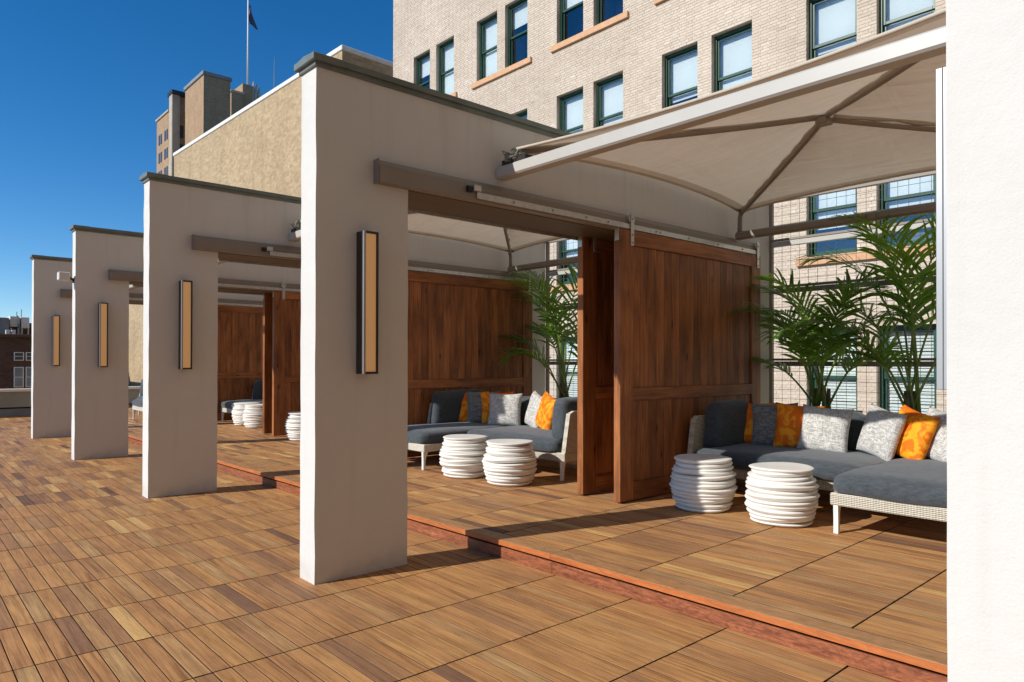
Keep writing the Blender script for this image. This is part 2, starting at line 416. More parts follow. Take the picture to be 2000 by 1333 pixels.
M['wire'] = simple('mesh_wire', (.22, .21, .20), .45, .6, .1)
M['brick'] = m_brick_attr('buff_brick', [(0, (.49, .395, .315)), (.25, (.565, .47, .38)), (.6, (.625, .53, .432)), (.85, (.66, .565, .47)), (1, (.71, .63, .54))])
M['sky_blocker_brick'] = m_brick_tex('sky_blocker_brick', (.30, .225, .16), (.25, .18, .125), (.28, .22, .165), 1.0, stain=.2)
M['mortar'] = simple('mortar', (.56, .485, .40), .9, 0, .1, 2)
M['stone_sill'] = simple('stone_sill', (.60, .345, .185), .7, 0, .12, 8, .1)
M['green'] = simple('green_window_paint', (.020, .075, .048), .35, 0, .15, 5)
M['glass'] = m_glass()
M['blind'] = simple('white_blind', (.72, .75, .74), .8, 0, .03, 2)
M['room'] = simple('dark_room', (.16, .17, .175), .9)
M['tan_brick'] = m_brick_tex('tan_brick', (.53, .39, .222), (.425, .30, .168), (.465, .36, .235), 1.6, stain=.3)
M['white_trim'] = simple('white_trim', (.78, .75, .68), .7, 0, .08, 3)
M['tower_brick'] = m_brick_tex('tower_brick', (.44, .285, .165), (.36, .225, .125), (.38, .27, .17), 3.0, stain=.25)
M['tower_stone'] = simple('tower_stone', (.42, .36, .28), .8, 0, .15, .6)
M['tower_glass'] = simple('tower_glass', (.045, .05, .06), .2, 0, .2)
M['dark_brick'] = m_brick_tex('dark_brick', (.11, .055, .035), (.085, .042, .028), (.10, .06, .045), 2.0)
M['roof_grey'] = simple('roof_grey', (.22, .23, .24), .7, 0, .2, 1.5)
M['parapet'] = simple('parapet_panel', (.30, .315, .27), .75, 0, .1, 2)
M['street'] = simple('street_ground', (.10, .095, .09), .9, 0, .3, .05)
M['flag'] = simple('flag_cloth', (.05, .07, .12), .8, 0, .3, 1)
M['flag_red'] = simple('flag_red', (.22, .03, .03), .8, 0, .3, 1)
M['white_plastic'] = simple('white_plastic', (.70, .69, .66), .4, 0, .05)
M['rubber'] = simple('black_rubber', (.015, .015, .015), .6)
M['rope'] = simple('grey_rope', (.30, .29, .25), .85, 0, .4, 30)

# ------------------------------------------------------------------ layout constants (metres)
H, S, T, D = 3.152, 3.6404, .2023, .6476          # portal height, spacing, thickness, front-leg depth
ZP = .13                                        # raised deck above the lower deck
TILE, PW = .61, .0785
YA, YP = -.224, -1.43                           # row joints of lower / raised deck
XN = 1.175                                       # raised deck front edge

# ------------------------------------------------------------------ ground
MB().box(-900, 900, -900, 900, -30.4, -30, 0).build('ground', M['street']).__setitem__('kind', 'structure')

# ------------------------------------------------------------------ decks
def plank_geo(L, Wd, th=.024, c=.0010):
    x, y = Wd/2, L/2
    vs = [(-x, -y, -th), (x, -y, -th), (x, y, -th), (-x, y, -th), (-x, -y, -c), (x, -y, -c), (x, y, -c), (-x, y, -c),
          (-x+c, -y+c, 0), (x-c, -y+c, 0), (x-c, y-c, 0), (-x+c, y-c, 0)]
    fs = [(8, 9, 10, 11)]
    for i in range(4):
        j = (i+1) % 4; fs += [(4+i, 4+j, 8+j, 8+i), (i, j, 4+j, 4+i)]
    return np.array(vs), fs
PLANK_MI = [0, 0, 1, 0, 1, 0, 1, 0, 1]          # the sawn sides carry painted shade, muting sunlit lines in the joints

def attr(me, name, typ, data):
    a = me.attributes.new(name, typ, 'POINT'); a.data.foreach_set('vector' if typ == 'FLOAT_VECTOR' else 'color', np.asarray(data, dtype=np.float32).ravel())

def plank_mesh(name, items, mat):
    """items: (cx, cy, z, L, W, tone3, off3, tilt)"""
    V, F, PC, TN = [], [], [], []
    for (cx, cy, z, L, Wd, tone, off, tilt) in items:
        vs, fs = plank_geo(L, Wd); n = len(V)
        for p in vs:
            V.append((cx+p[0], cy+p[1], z+p[2]+tilt*p[0])); PC.append((p[0]+off[0], p[1]+off[1], p[2]+off[2])); TN.append((*tone, 1))
        F += [[i+n for i in f] for f in fs]
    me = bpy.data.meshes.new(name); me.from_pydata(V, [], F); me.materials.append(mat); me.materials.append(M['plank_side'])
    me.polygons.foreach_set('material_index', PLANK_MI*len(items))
    attr(me, 'pc', 'FLOAT_VECTOR', PC); attr(me, 'tone', 'FLOAT_COLOR', TN); me.update(); return me

def rtone():
    return (min(1, max(0, random.gauss(.5, .25))), max(0, random.gauss(.22, .25)) if random.random() < .5 else .06, random.random())
def roff(): return (random.uniform(-40, 40), random.uniform(-40, 40), random.uniform(-40, 40))

def project(p):
    d = Vector(p)-CAM; z = d.dot(fw)
    if z < .2: return None
    return (PPX+FPX*d.dot(rt2)/z, PPY-FPX*d.dot(up2)/z, z)

def make_deck(name, cells, z, extra):
    root = empty(name); root['kind'] = 'structure'
    scored = []
    for (cx, cy) in cells:
        q = project((cx, cy, z)); vis = q is not None and -40 < q[0] < 1880 and q[1] < 1370
        if vis and extra(cx, cy): vis = False
        scored.append(((q[2] if vis else 1e6), cx, cy))
    scored.sort()
    gap = .0050
    pool = [plank_mesh('plank', [(0, 0, 0, TILE-.009, PW-gap, rtone(), roff(), random.uniform(-.006, .006))], M['plank']) for _ in range(60)]
    for d, cx, cy in scored[:300]:
        o = link('plank', random.choice(pool), root, (cx, cy, z+random.uniform(-.0008, .0008)))
        if random.random() < .5: o.rotation_euler = (0, 0, math.pi)
    rest = [(cx, cy, z+random.uniform(-.0008, .0008), TILE-.009, PW-gap, rtone(), roff(), random.uniform(-.006, .006)) for d, cx, cy in scored[300:]]
    o = link('planks', plank_mesh('planks', rest, M['plank']), root); o['kind'] = 'stuff'
    return root

cells = []
for k in range(-9, 29):
    cy = YA + (k+.5)*TILE
    for j in range(-46, 19):
        cx = -1.404 + (j+.5)*PW
        if cx + PW/2 < XN+.02: cells.append((cx, cy))
lx0 = min(c[0] for c in cells)-PW/2; lx1 = max(c[0] for c in cells)+PW/2
# extend the lower deck with the remaining strip in front of the riser
cells += [(lx1+PW*(i+.5), YA+(k+.5)*TILE) for k in range(-9, 29) for i in range(int((XN+.03-lx1)/PW)+1)]
def behind_fin(cx, cy): return False
deck = make_deck('deck', cells, 0.0, behind_fin)
yd0, yd1 = YA-9*TILE, YA+29*TILE
box('subfloor', lx0, XN+.02, yd0, yd1, -.2, -.03, M['dark'], deck, 0)

pc = []
NB1 = 1.308                                   # back of the nosing board
for k in range(-7, 32):
    cy = YP + (k+.5)*TILE
    if cy > yd1-.3: continue
    for j in range(51):
        pc.append((NB1+.002+(j+.5)*PW, cy))
rdeck = make_deck('raised_deck', pc, ZP, lambda cx, cy: False)
rx1 = NB1+51*PW
ry0 = YP-7*TILE; ry1 = max(c[1] for c in pc)+TILE/2
box('subfloor', XN+.05, rx1, ry0, ry1, -.2, ZP-.03, M['dark'], rdeck, 0)
yb = ry0
while yb < ry1-.2:                              # nosing boards and riser boards, a few metres each
    y2 = min(yb+2.44, ry1)
    mb = MB().box(XN+.004, NB1-.003, yb+.001, y2-.001, ZP-.036, ZP, .003); mb.build('nosing_board', M['nosing'], rdeck)
    MB().box(XN, XN+.0035, yb+.001, y2-.001, ZP-.034, ZP-.002, 0).build('nosing_edge', M['nosing_face'], rdeck)
    box('riser_board', XN+.018, XN+.046, yb+.001, y2-.001, .001, .076, M['riser'], rdeck, .002)
    yb = y2

rdeck.rotation_euler = (0, 0, rad(.7))
# ------------------------------------------------------------------ portal walls
def smooth_noise(seed):
    r = np.random.default_rng(seed); fr = r.uniform(2, 9, (6, 3)); ph = r.uniform(0, 6.28, 6)
    return lambda p: sum(math.sin(fr[i] @ np.array(p)+ph[i]) for i in range(6))/6

def portal_mesh(seed, nm='portal_wall'):
    xs = sorted(set([0, D, 5.0, 5.35] + list(np.linspace(0, D, 8)) + list(np.linspace(D, 5.0, 46)) + list(np.linspace(5.0, 5.35, 5))))
    zs = sorted(set([0, ZP-.06, 2.492, H] + list(np.linspace(0, 2.492, 30)) + list(np.linspace(2.492, H, 10))))
    xs = [a for i, a in enumerate(xs) if i == 0 or a-xs[i-1] > 1e-4]; zs = [a for i, a in enumerate(zs) if i == 0 or a-zs[i-1] > 1e-4]
    inside = lambda x, z: z > 2.492 or x < D or x > 5.0
    nf = smooth_noise(seed)
    V = {}; vl = []
    def vid(i, k, s):
        key = (i, k, s)
        if key not in V:
            x, z, y = xs[i], zs[k], s*T
            V[key] = len(vl); vl.append((x+.0035*nf((x*2, y*20, z*2.2)) if .001 < z else x, y+.002*nf((x*2+5, y*20, z*2)), z))
        return V[key]
    F = []
    nx, nz = len(xs)-1, len(zs)-1
    ins = [[inside((xs[i]+xs[i+1])/2, (zs[k]+zs[k+1])/2) for k in range(nz)] for i in range(nx)]
    I = lambda i, k: 0 <= i < nx and 0 <= k < nz and ins[i][k]
    for i in range(nx):
        for k in range(nz):
            if not ins[i][k]: continue
            F.append((vid(i, k, 0), vid(i+1, k, 0), vid(i+1, k+1, 0), vid(i, k+1, 0)))
            F.append((vid(i, k, 1), vid(i, k+1, 1), vid(i+1, k+1, 1), vid(i+1, k, 1)))
            if not I(i-1, k): F.append((vid(i, k, 0), vid(i, k+1, 0), vid(i, k+1, 1), vid(i, k, 1)))
            if not I(i+1, k): F.append((vid(i+1, k, 0), vid(i+1, k, 1), vid(i+1, k+1, 1), vid(i+1, k+1, 0)))
            if not I(i, k-1): F.append((vid(i, k, 0), vid(i, k, 1), vid(i+1, k, 1), vid(i+1, k, 0)))
            if not I(i, k+1): F.append((vid(i, k+1, 0), vid(i+1, k+1, 0), vid(i+1, k+1, 1), vid(i, k+1, 1)))
    mb = MB(); mb.add(vl, F); return mb.mesh(nm, M['stucco'])

def coping_mesh():
    mb = MB()
    mb.box(-.014, 5.364, -.014, T+.014, H-.028, H+.006, .003)
    prof = [(-.030, H+.004), (-.032, H+.040), (T/2, H+.054), (T+.032, H+.040), (T+.030, H+.004)]
    mb.prism(prof, -.032, 5.38, 'x')
    mb.box(-.036, 0.16, -.036, T+.036, H+.000, H+.044, .004)
    return mb.mesh('coping', M['coping'])
COPE = coping_mesh()

def hanger_parts(parent, x, yf, zt):
    """strap, wheel and bolts of a barn-door hanger; yf is the door's front face, zt its top"""
    hg = box('hanger', x-.022, x+.022, yf-.009, yf-.002, zt-.135, zt+.148, M['galv'], parent, .002)
    mb = MB()
    for k in range(1): mb.tube([(x, yf-.001, zt+.098), (x, yf+.028, zt+.098)], .042, 18)
    mb.build('wheel', M['galv'], hg)
    for dz in (-.11, -.04, .098):
        MB().tube([(x, yf-.016, zt+dz), (x, yf-.008, zt+dz)], .0075, 6).build('bolt', M['bolt'], hg)

def track_parts(parent, back=True):
    # front side
    mb = MB().prism([(-.001, 2.484), (-.070, 2.484), (-.070, 2.588), (-.060, 2.594), (-.046, 2.627), (-.001, 2.627)], .395, 5.02, 'x'); mb.build('track_beam', M['steel_paint'], parent)
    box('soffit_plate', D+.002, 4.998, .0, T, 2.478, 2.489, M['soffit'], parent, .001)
    box('beam_cap', .389, .3945, -.066, -.001, 2.478, 2.633, M['steel_paint'], parent, .001)
    box('rail', 1.16, 4.99, -.088, -.0715, 2.496, 2.542, M['galv'], parent, .002)
    for bx in (1.5, 1.9, 2.28, 2.55, 3.2, 3.26, 3.7, 4.2, 4.65):
        MB().tube([(bx, -.096, 2.52), (bx, -.087, 2.52)], .008, 6).build('bolt', M['bolt'], parent)
    st = box('end_stop', 1.12, 1.185, -.106, -.0715, 2.543, 2.585, M['galv'], parent, .003)
    MB().tube([(1.075, -.082, 2.552), (1.118, -.082, 2.552)], .022, 12).build('bumper', M['rubber'], st)
    # far side, a deeper box carrying the second door
    if not back: return
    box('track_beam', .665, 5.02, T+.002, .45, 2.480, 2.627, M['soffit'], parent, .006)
    box('rail', .8, 4.99, .452, .464, 2.455, 2.50, M['galv'], parent, .002)

WALL_LABEL = [
    'sunlit white stucco wall end filling the right edge of the photo',
    'tallest-looking whole white stucco portal wall, in the middle, holding the largest wall lamp',
    'second whole white stucco portal wall left of the middle one, in front of the tan brick wall',
    'slim white stucco portal wall with the small white floodlight on its edge',
    'farthest white stucco portal wall, leftmost, beside the low parapet']
walls = []
for k in range(5):
    y0 = (k-1)*S
    r = link('portal_wall', portal_mesh(11+k), None, (0, y0, 0))
    tag(r, WALL_LABEL[k], 'wall', 'portal walls between the cabanas')
    link('coping', COPE, r); track_parts(r, k > 0); walls.append(r)

# ------------------------------------------------------------------ sliding doors
BOARD = {}
def door(wall_k, far, label):
    """barn door hung on a portal wall; origin at lower front-left corner"""
    y0 = (wall_k-1)*S
    Ld, th, zt = 2.31, .072, 2.342
    loc = (2.70, y0-.090, ZP+.016) if not far else (2.73, y0+.375, ZP+.016)
    r = empty('sliding_door', loc); tag(r, label, 'door', 'wooden sliding doors')
    def sh(key, mk):
        if key not in BOARD: BOARD[key] = mk()
        return BOARD[key]
    def part(name, x0, x1, z0, z1, y0=0, y1=th):
        k = (round(x1-x0, 3), round(z1-z0, 3), round(y1-y0, 3))
        me = sh(k, lambda: MB().box(0, x1-x0, 0, y1-y0, 0, z1-z0, .003).mesh(name, M['door_rail' if name == 'rail' else 'door']))
        return link(name, me, r, (x0, y0, z0))
    st = .175
    part('stile', 0, st, 0, zt); part('stile', Ld-st, Ld, 0, zt)
    part('rail', st, Ld-st, zt-.128, zt); part('rail', st, Ld-st, .860, .972); part('rail', st, Ld-st, 0, .155)
    nb = 17; bw = (Ld-2*st)/nb
    for i in range(nb):
        x0 = st+i*bw
        part('board', x0+.0007, x0+bw-.0007, .972, zt-.128, .016, th-.016)
        part('board', x0+.0007, x0+bw-.0007, .155, .860, .016, th-.016)
    for hx in (.155, Ld-.06): hanger_parts(r, hx, 0, zt)
    box('roller_guide', -.0045, -.0005, .012, th-.012, zt-.10, zt+.04, M['galv'], r, .001)
    return r
DL = {(1, 0): 'large stained wooden sliding door nearest the camera, left of the orange pillows',
      (1, 1): 'narrow visible wooden sliding door just left of and behind the nearest one',
      (2, 0): 'wooden sliding door closing the second cabana behind its grey sofa',
      (3, 0): 'wooden sliding door seen between the middle and second walls, right of the stacked pair',
      (3, 1): 'dark wooden sliding door edge standing left of its twin between the middle and second walls',
      (4, 0): 'farthest wooden sliding door, behind the stools between the middle and second walls'}
for (k, fr), lb in DL.items(): door(k, fr, lb)

# ------------------------------------------------------------------ canopies
def canopy(c, label):
    y1 = c*S                      # wall on the far side has its near face at y = c*S
    r = empty('canopy', (0, y1, 0)); tag(r, label, 'canopy', 'fabric canopies over the cabanas')
    ya, yb = -.10, -S+T+.10
    cs = [Vector((1.47, ya, 2.905)), Vector((4.58, ya, 2.905)), Vector((4.58, yb, 2.905)), Vector((1.47, yb, 2.905))]
    ap = Vector((3.03, (ya+yb)/2, 3.13))
    mb = MB(); nu, nv = 26, 14; rn = random.Random(c)
    for q in range(4):
        a, b = cs[q], cs[(q+1) % 4]; mid = (a+b)/2; inw = (ap-mid); inw.z = 0; inw.normalize()
        ph = [rn.uniform(0, 6.28) for _ in range(4)]; vs = []
        for i in range(nu+1):
            u = i/nu; e = a.lerp(b, u)+inw*(.16*4*u*(1-u)); e.z += (.035 if q != 3 else .0)*4*u*(1-u)
            for j in range(nv+1):
                v = j/nv; p = e.lerp(ap, v); s = 4*u*(1-u)
                p.z -= .055*s*math.sin(math.pi*v)**.9
                p.z += .006*s*(1-v)*(math.sin(26*u+ph[0]+3*v)+.6*math.sin(43*u+ph[1]-4*v))*v
                vs.append(p)
        fs = [(i*(nv+1)+j, (i+1)*(nv+1)+j, (i+1)*(nv+1)+j+1, i*(nv+1)+j+1) for i in range(nu) for j in range(nv)]
        n0 = len(mb.m); mb.add(vs, fs)
        for i in range(nu): mb.m[n0+i*nv] = 1
    me = mb.mesh('fabric', [M['canopy'], M['canopy_hem']])
    bm = bmesh.new(); bm.from_mesh(me); bmesh.ops.remove_doubles(bm, verts=bm.verts, dist=.0005); bmesh.ops.recalc_face_normals(bm, faces=bm.faces)
    if sum(f.normal.z for f in bm.faces) < 0: bmesh.ops.reverse_faces(bm, faces=bm.faces)
    bm.to_mesh(me); bm.free(); me.polygons.foreach_set('use_smooth', [True]*len(me.polygons))
    link('fabric', me, r)
    # hem cords along the four edges
    for q in range(4):
        a, b = cs[q], cs[(q+1) % 4]; mid = (a+b)/2; inw = (ap-mid); inw.z = 0; inw.normalize()
        path = [a.lerp(b, u)+inw*(.16*4*u*(1-u))+Vector((0, 0, (.035 if q != 3 else .0)*4*u*(1-u)-.006)) for u in np.linspace(0, 1, 20)]
        MB().tube(path, .011, 6).build('hem', M['canopy'], r, smooth=True)
    for q in range(4):                             # hip ribs with a loose sleeve
        a = cs[q]; dz = .045 if q in (1, 2) else .028
        p = [a+(ap-a)*u+Vector((0, 0, -dz-.02*math.sin(math.pi*u)*u)) for u in np.linspace(0, 1, 12)]
        rb = MB().tube(p, .019, 8).build('rib', M['steel_paint'], r, smooth=True)
        p2 = [a+(ap-a)*u+Vector((0, 0, -.014+.006*math.sin(23*u+q))) for u in np.linspace(.04, .97, 30)]
        MB().tube(p2, [.016+.006*math.sin(17*u+q) for u in np.linspace(0, 3, 30)], 6).build('sleeve', M['canopy'], rb, smooth=True)
    MB().box(ap.x-.05, ap.x+.05, ap.y-.05, ap.y+.05, ap.z-.085, ap.z-.035, .012).build('hub', M['steel_paint'], r)
    # front beam, back beam, corner posts and brackets
    MB().box(1.39, 1.495, -S+T-.02, -.003, 2.688, 2.775, .012).build('front_beam', M['beam_paint'], r)
    MB().box(4.545, 4.62, -S+T+.01, -.055, 2.612, 2.692, .018).build('back_beam', M['steel_paint'], r)
    for a in (cs[1], cs[2]):
        sg = -1 if a.y > -1 else 1
        MB().tube([(a.x, a.y, 2.68), (a.x, a.y, 2.79), (a.x-.01, a.y+sg*.01, 2.845), (a.x-.06, a.y+sg*.05, 2.865)], .024, 8).build('corner_post', M['steel_paint'], r, smooth=True)
        MB().add([(a.x-.13, a.y, 2.905), (a.x+.02, a.y, 2.885), (a.x+.01, a.y+sg*.14, 2.905), (a.x-.04, a.y+sg*.05, 2.93)], [(0, 1, 3), (1, 2, 3), (0, 3, 2), (0, 2, 1)]).build('corner_plate', M['steel_paint'], r)
        MB().tube([(a.x-.01, a.y-sg*.0+sg*.10, 2.90), (a.x-.01, a.y+sg*.16, 2.915)], .010, 6).build('shackle', M['galv'], r)
    for a in (cs[0], cs[3]):
        sg = -1 if a.y > -1 else 1
        MB().tube([(a.x-.02, a.y, 2.77), (a.x-.02, a.y, 2.84)], .02, 8).build('corner_post', M['steel_paint'], r, smooth=True)
        rr = random.Random(5+c); path = []
        for i in range(46):
            path.append((a.x-.05+rr.uniform(-.05, .05), a.y+sg*(.0+.0035*i)+rr.uniform(-.012, .012), 2.825+rr.uniform(-.035, .05)))
        MB().tube(path, .0055, 5).build('lacing_cord', M['rope'], r)
        box('cover_plate', 1.405, 1.48, min(a.y-sg*.04, a.y+sg*.22), max(a.y-sg*.04, a.y+sg*.22), 2.777, 2.815, M['lamp_metal'], r, .003)
    return r
for c, lb in enumerate(['largest beige fabric canopy with grey ribs, at upper right over the nearest sofa',
                        'beige fabric canopy over the second cabana, seen above its wooden door',
                        'third beige fabric canopy, mostly hidden behind the middle wall',
                        'farthest beige fabric canopy, a sliver between the left walls']): canopy(c, lb)

# ------------------------------------------------------------------ wall lamps and floodlight
def sconce(y, sg, label, x=.270):
    """sg -1: on the near face (protrudes to -y); +1: on the far face"""
    r = empty('wall_lamp', (x, y, 1.265)); tag(r, label, 'wall lamp', 'tall wall lamps on the portal walls')
    def bx(name, x0, x1, d0, d1, z0, z1, m, p=r, b=.0015):
        ya, yb = sorted((sg*d0, sg*d1)); return box(name, x0, x1, ya, yb, z0, z1, m, p, b)
    hgt, wd, dp = .890, .101, .098
    bx('housing', 0, wd, .001, dp-.018, 0, hgt, M['lamp_metal'] if sg < 0 else M['lamp_alu'])
    f = bx('frame', -.001, .0135, dp-.0175, dp, 0, hgt, M['lamp_alu'])
    bx('frame', wd-.0125, wd+.001, dp-.0175, dp, 0, hgt, M['lamp_metal'])
    bx('frame', .0140, wd-.0130, dp-.0175, dp, hgt-.014, hgt, M['lamp_metal']); bx('frame', .0140, wd-.0130, dp-.0175, dp, 0, .014, M['lamp_metal'])
    bx('diffuser', .0145, wd-.0135, dp-.0170, dp-.007, .0145, hgt-.0145, M['diffuser'])
    return r
SL = ['largest tall wall lamp, on the middle white wall', 'tall wall lamp on the second white wall from the middle',
      'tall wall lamp on the wall that carries the floodlight', 'smallest tall wall lamp, on the leftmost white wall']
for k in range(4): sconce(k*S, -1, SL[k])
sconce(-S+T, 1, 'pale metal back of a tall wall lamp on the wall at the right edge', x=.235)

fl = empty('floodlight', (0, 2*S+.10, 2.46)); tag(fl, 'small white box floodlight on the edge of the third wall from the middle', 'floodlight')
box('lamp_head', -.19, -.06, -.10, .03, -.02, .09, M['white_plastic'], fl, .008)
MB().tube([(-.06, -.03, .03), (-.02, -.02, .0), (0, -.01, -.01)], .016, 8).build('arm', M['lamp_metal'], fl)
MB().tube([(-.001, -.01, -.01), (-.018, -.01, -.01)], .035, 14).build('mounting_plate', M['lamp_metal'], fl)

# ------------------------------------------------------------------ mesh screens behind the cabanas
def screen(c, label):
    y1 = c*S; r = empty('mesh_screen', (5.40, y1, ZP)); tag(r, label, 'screen', 'wire mesh screens behind the cabanas')
    ya, yb = .03, -S+T+.03; zr = [0.02, 1.172, 1.98, 2.50, 3.0]
    for yy in (ya-.045, yb):
        box('post', -.02, .03, yy, yy+.045, 0, 3.10, M['steel_paint'], r, .003)
    for i, z in enumerate(zr):
        hgt = .085 if 0 < i < 4 else .05
        box('crossrail', -.025, .025, yb+.046, ya-.046, z, z+hgt*.62, M['steel_paint'] if i != 3 else M['beam_paint'], r, .003)
        if 0 < i < 4: box('crossrail', -.022, .012, yb+.046, ya-.046, z+hgt*.70, z+hgt, M['steel_paint'], r, .002)
    mb = MB()
    n = int((ya-yb-.09)/.1016)
    for i in range(n+1):
        y = ya-.06-i*.1016; jx = .0; mb.tube([(jx, y, .05), (jx+.002, y+.002, 1.5), (jx, y, 3.05)], .0023, 4, False)
    for i in range(30):
        z = .10+i*.1016; mb.tube([(.005, yb+.03, z), (.005, (ya+yb)/2, z+random.uniform(-.004, .004)), (.005, ya-.03, z)], .0023, 4, False)
    mb.build('wire_mesh', M['wire'], r)['kind'] = 'stuff'
    return r
screen(0, 'wire mesh screen in a taupe frame behind the nearest sofa')
screen(1, 'wire mesh screen in a taupe frame behind the second cabana, left of the nearest doors')
screen(2, 'wire mesh screen behind the third cabana, hidden by the middle wall')
screen(3, 'wire mesh screen behind the farthest cabana')

# ------------------------------------------------------------------ sofas
def leg_mesh():
    mb = MB(); h = .215
    prof = [(.040, h), (.034, h*.75), (.024, h*.45), (.019, 0)]
    vs = []
    for wdt, z in prof: vs += [(-wdt*.5-.008+.008*(z/h), -.017, z), (wdt*.5, -.017, z), (wdt*.5, .017, z), (-wdt*.5-.008+.008*(z/h), .017, z)]
    fs = [(0, 1, 2, 3), (12, 15, 14, 13)]
    for i in range(3):
        for k in range(4): k2 = (k+1) % 4; fs.append((i*4+k, i*4+k2, i*4+4+k2, i*4+4+k))
    mb.add(vs, fs)
    br = [(.015, h), (.095, h), (.05, h-.02), (.027, h-.06), (.018, h-.11)]
    mb.prism(br, -.012, .012, 'y'); return mb.mesh('leg', M['white_metal'])
LEG = leg_mesh()

def sofa(xf, prot, y_arm, sgn, label, L=2.52, chaise_arm=True, ac=(.04, .84)):
    """xf seat front; prot how far the chaise sticks out; y_arm plain end; sgn direction of v (towards the chaise)"""
    r = empty('sectional_sofa', (xf, y_arm, ZP)); tag(r, label, 'sofa', 'grey sectional sofas')
    CW = .92; m = L-CW; DP = 1.14
    def bx(name, u0, u1, v0, v1, z0, z1, mat, b=.006):
        a, bb = sorted((sgn*v0, sgn*v1)); return box(name, u0, u1, a, bb, z0, z1, mat, r, b)
    bx('base_frame', .02, DP, .0, m, .20, .285, M['wicker']); bx('chaise_frame', -prot, DP, m+.001, L, .20, .285, M['wicker'])
    for (u, v, f) in ((.05, .06, 0), (-prot+.025, m+.04, 0), (-prot+.025, L-.04, 0), (DP-.06, .06, 1), (DP-.06, L-.06, 1), (DP-.06, m, 1)):
        link('leg', LEG, r, (u, sgn*v, 0), (0, 0, math.pi if f else 0))
    def cush(name, u0, u1, v0, v1, z0, z1, rr, crown, shear=0, seed=0):
        me = round_box_mesh(name, u1-u0, v1-v0, z1-z0, rr, M['seat'], 12, crown, .004, shear, seed)
        return link(name, me, r, ((u0+u1)/2, sgn*(v0+v1)/2, z0))
    cush('seat_cushion', -.03, .96, .10, m-.005, .272, .425, .060, .022, 0, 1)
    cush('chaise_cushion', -prot-.02, .96, m+.005, L-.03, .272, .425, .060, .025, 0, 2)
    # back: wicker shell and long cushion
    bx('back_shell', DP-.07, DP, .0, L, .286, .62, M['wicker'], .012)
    for i, (v0, v1) in enumerate(((.10, .10+(L-.2)/2-.004), (.10+(L-.2)/2+.004, L-.10))):
        cush('back_cushion', .84, 1.04, v0, v1, .40, .765, .075, .015, .12, 5+i)
    # plain-end arm: slanted wicker panel and slab cushion
    def arm(v0, v1, vc0, vc1, seed):
        poly = [(.03, .286), (1.14, .286), (1.14, .68), (.16, .71), (.10, .68)]
        a, bb = sorted((sgn*v0, sgn*v1)); MB().prism(poly, a, bb, 'y').build('arm_shell', M['wicker'], r)
        cush('arm_cushion', ac[0], ac[1], vc0, vc1, .40, .835, .065, .015, .10, seed)
    arm(0, .055, .05, .25, 9)
    if chaise_arm: arm(L-.055, L, L-.21, L-.05, 10)
    return r
sofa(3.54, .50, -.15, -1, 'grey sectional sofa nearest the camera, at right, with a chaise cut by the wall', ac=(.19, .72))
sofa(3.13, .60, 1.03, 1, 'grey sectional sofa in the second cabana, behind the two white stools')
sofa(3.54, .50, 2*S-.15, -1, 'grey sectional sofa in the third cabana, hidden behind the middle wall')
sofa(3.66, .56, 8.30, 1, 'farthest grey sofa chaise, seen between the middle and second walls')
sofa(2.35, .40, 3*S+3.2, -1, 'dark grey sofa glimpsed left of the second wall', 2.3)

# ------------------------------------------------------------------ pillows
def pillow_mesh(seed, size=.43, th=.068):
    rn = np.random.default_rng(seed); ph = rn.uniform(0, 6.28, 8); n = 20; V = []; F = []
    g = np.linspace(-1, 1, n+1); h = size/2
    for side in (1, -1):
        for i in range(n+1):
            for j in range(n+1):
                u, v = g[i], g[j]
                pin = 1-.085*(1-v*v)*abs(u)**3; pin2 = 1-.085*(1-u*u)*abs(v)**3
                x = h*u*pin; y = h*v*pin2
                t = th*((1-u**4)*(1-v**4))**.55*(1+.05*math.sin(3*u+ph[0])*math.sin(3*v+ph[1]))
                t += .005*math.sin(8*u+6*v+ph[2])*(1-u*u)*(1-v*v)+.004*math.sin(14*(u+v)+ph[3])*(u*v)**2*(1-u**8)*(1-v**8)
                V.append((x, side*t, y))
    m = (n+1)**2
    for i in range(n):
        for j in range(n):
            a = i*(n+1)+j; F.append((a, a+1, a+n+2, a+n+1)); F.append((m+a, m+a+n+1, m+a+n+2, m+a+1))
    me = MB().add(V, F).mesh('pillow', M['seat'], True, False)
    bm = bmesh.new(); bm.from_mesh(me); bmesh.ops.remove_doubles(bm, verts=bm.verts, dist=.0008); bmesh.ops.recalc_face_normals(bm, faces=bm.faces); bm.to_mesh(me); bm.free()
    me.polygons.foreach_set('use_smooth', [True]*len(me.polygons)); return me
def pillow(x, y, z, yaw, lean, roll, mat, label, seed, size=.435):
    """(x,y,z): middle of the bottom edge; yaw: heading the front faces; lean back; roll in its own plane"""
    me = pillow_mesh(seed, size); me.materials[0] = M[mat]
    o = link('pillow', me); tag(o, label, 'pillow', 'scatter pillows on the sofas')
    R = Matrix.Rotation(rad(yaw+90), 4, 'Z') @ Matrix.Rotation(-rad(lean), 4, 'X') @ Matrix.Translation((0, 0, size*.47)) @ Matrix.Rotation(rad(roll), 4, 'Y')
    o.matrix_world = Matrix.Translation((x, y, z)) @ R
    return o
ZS = ZP+.425
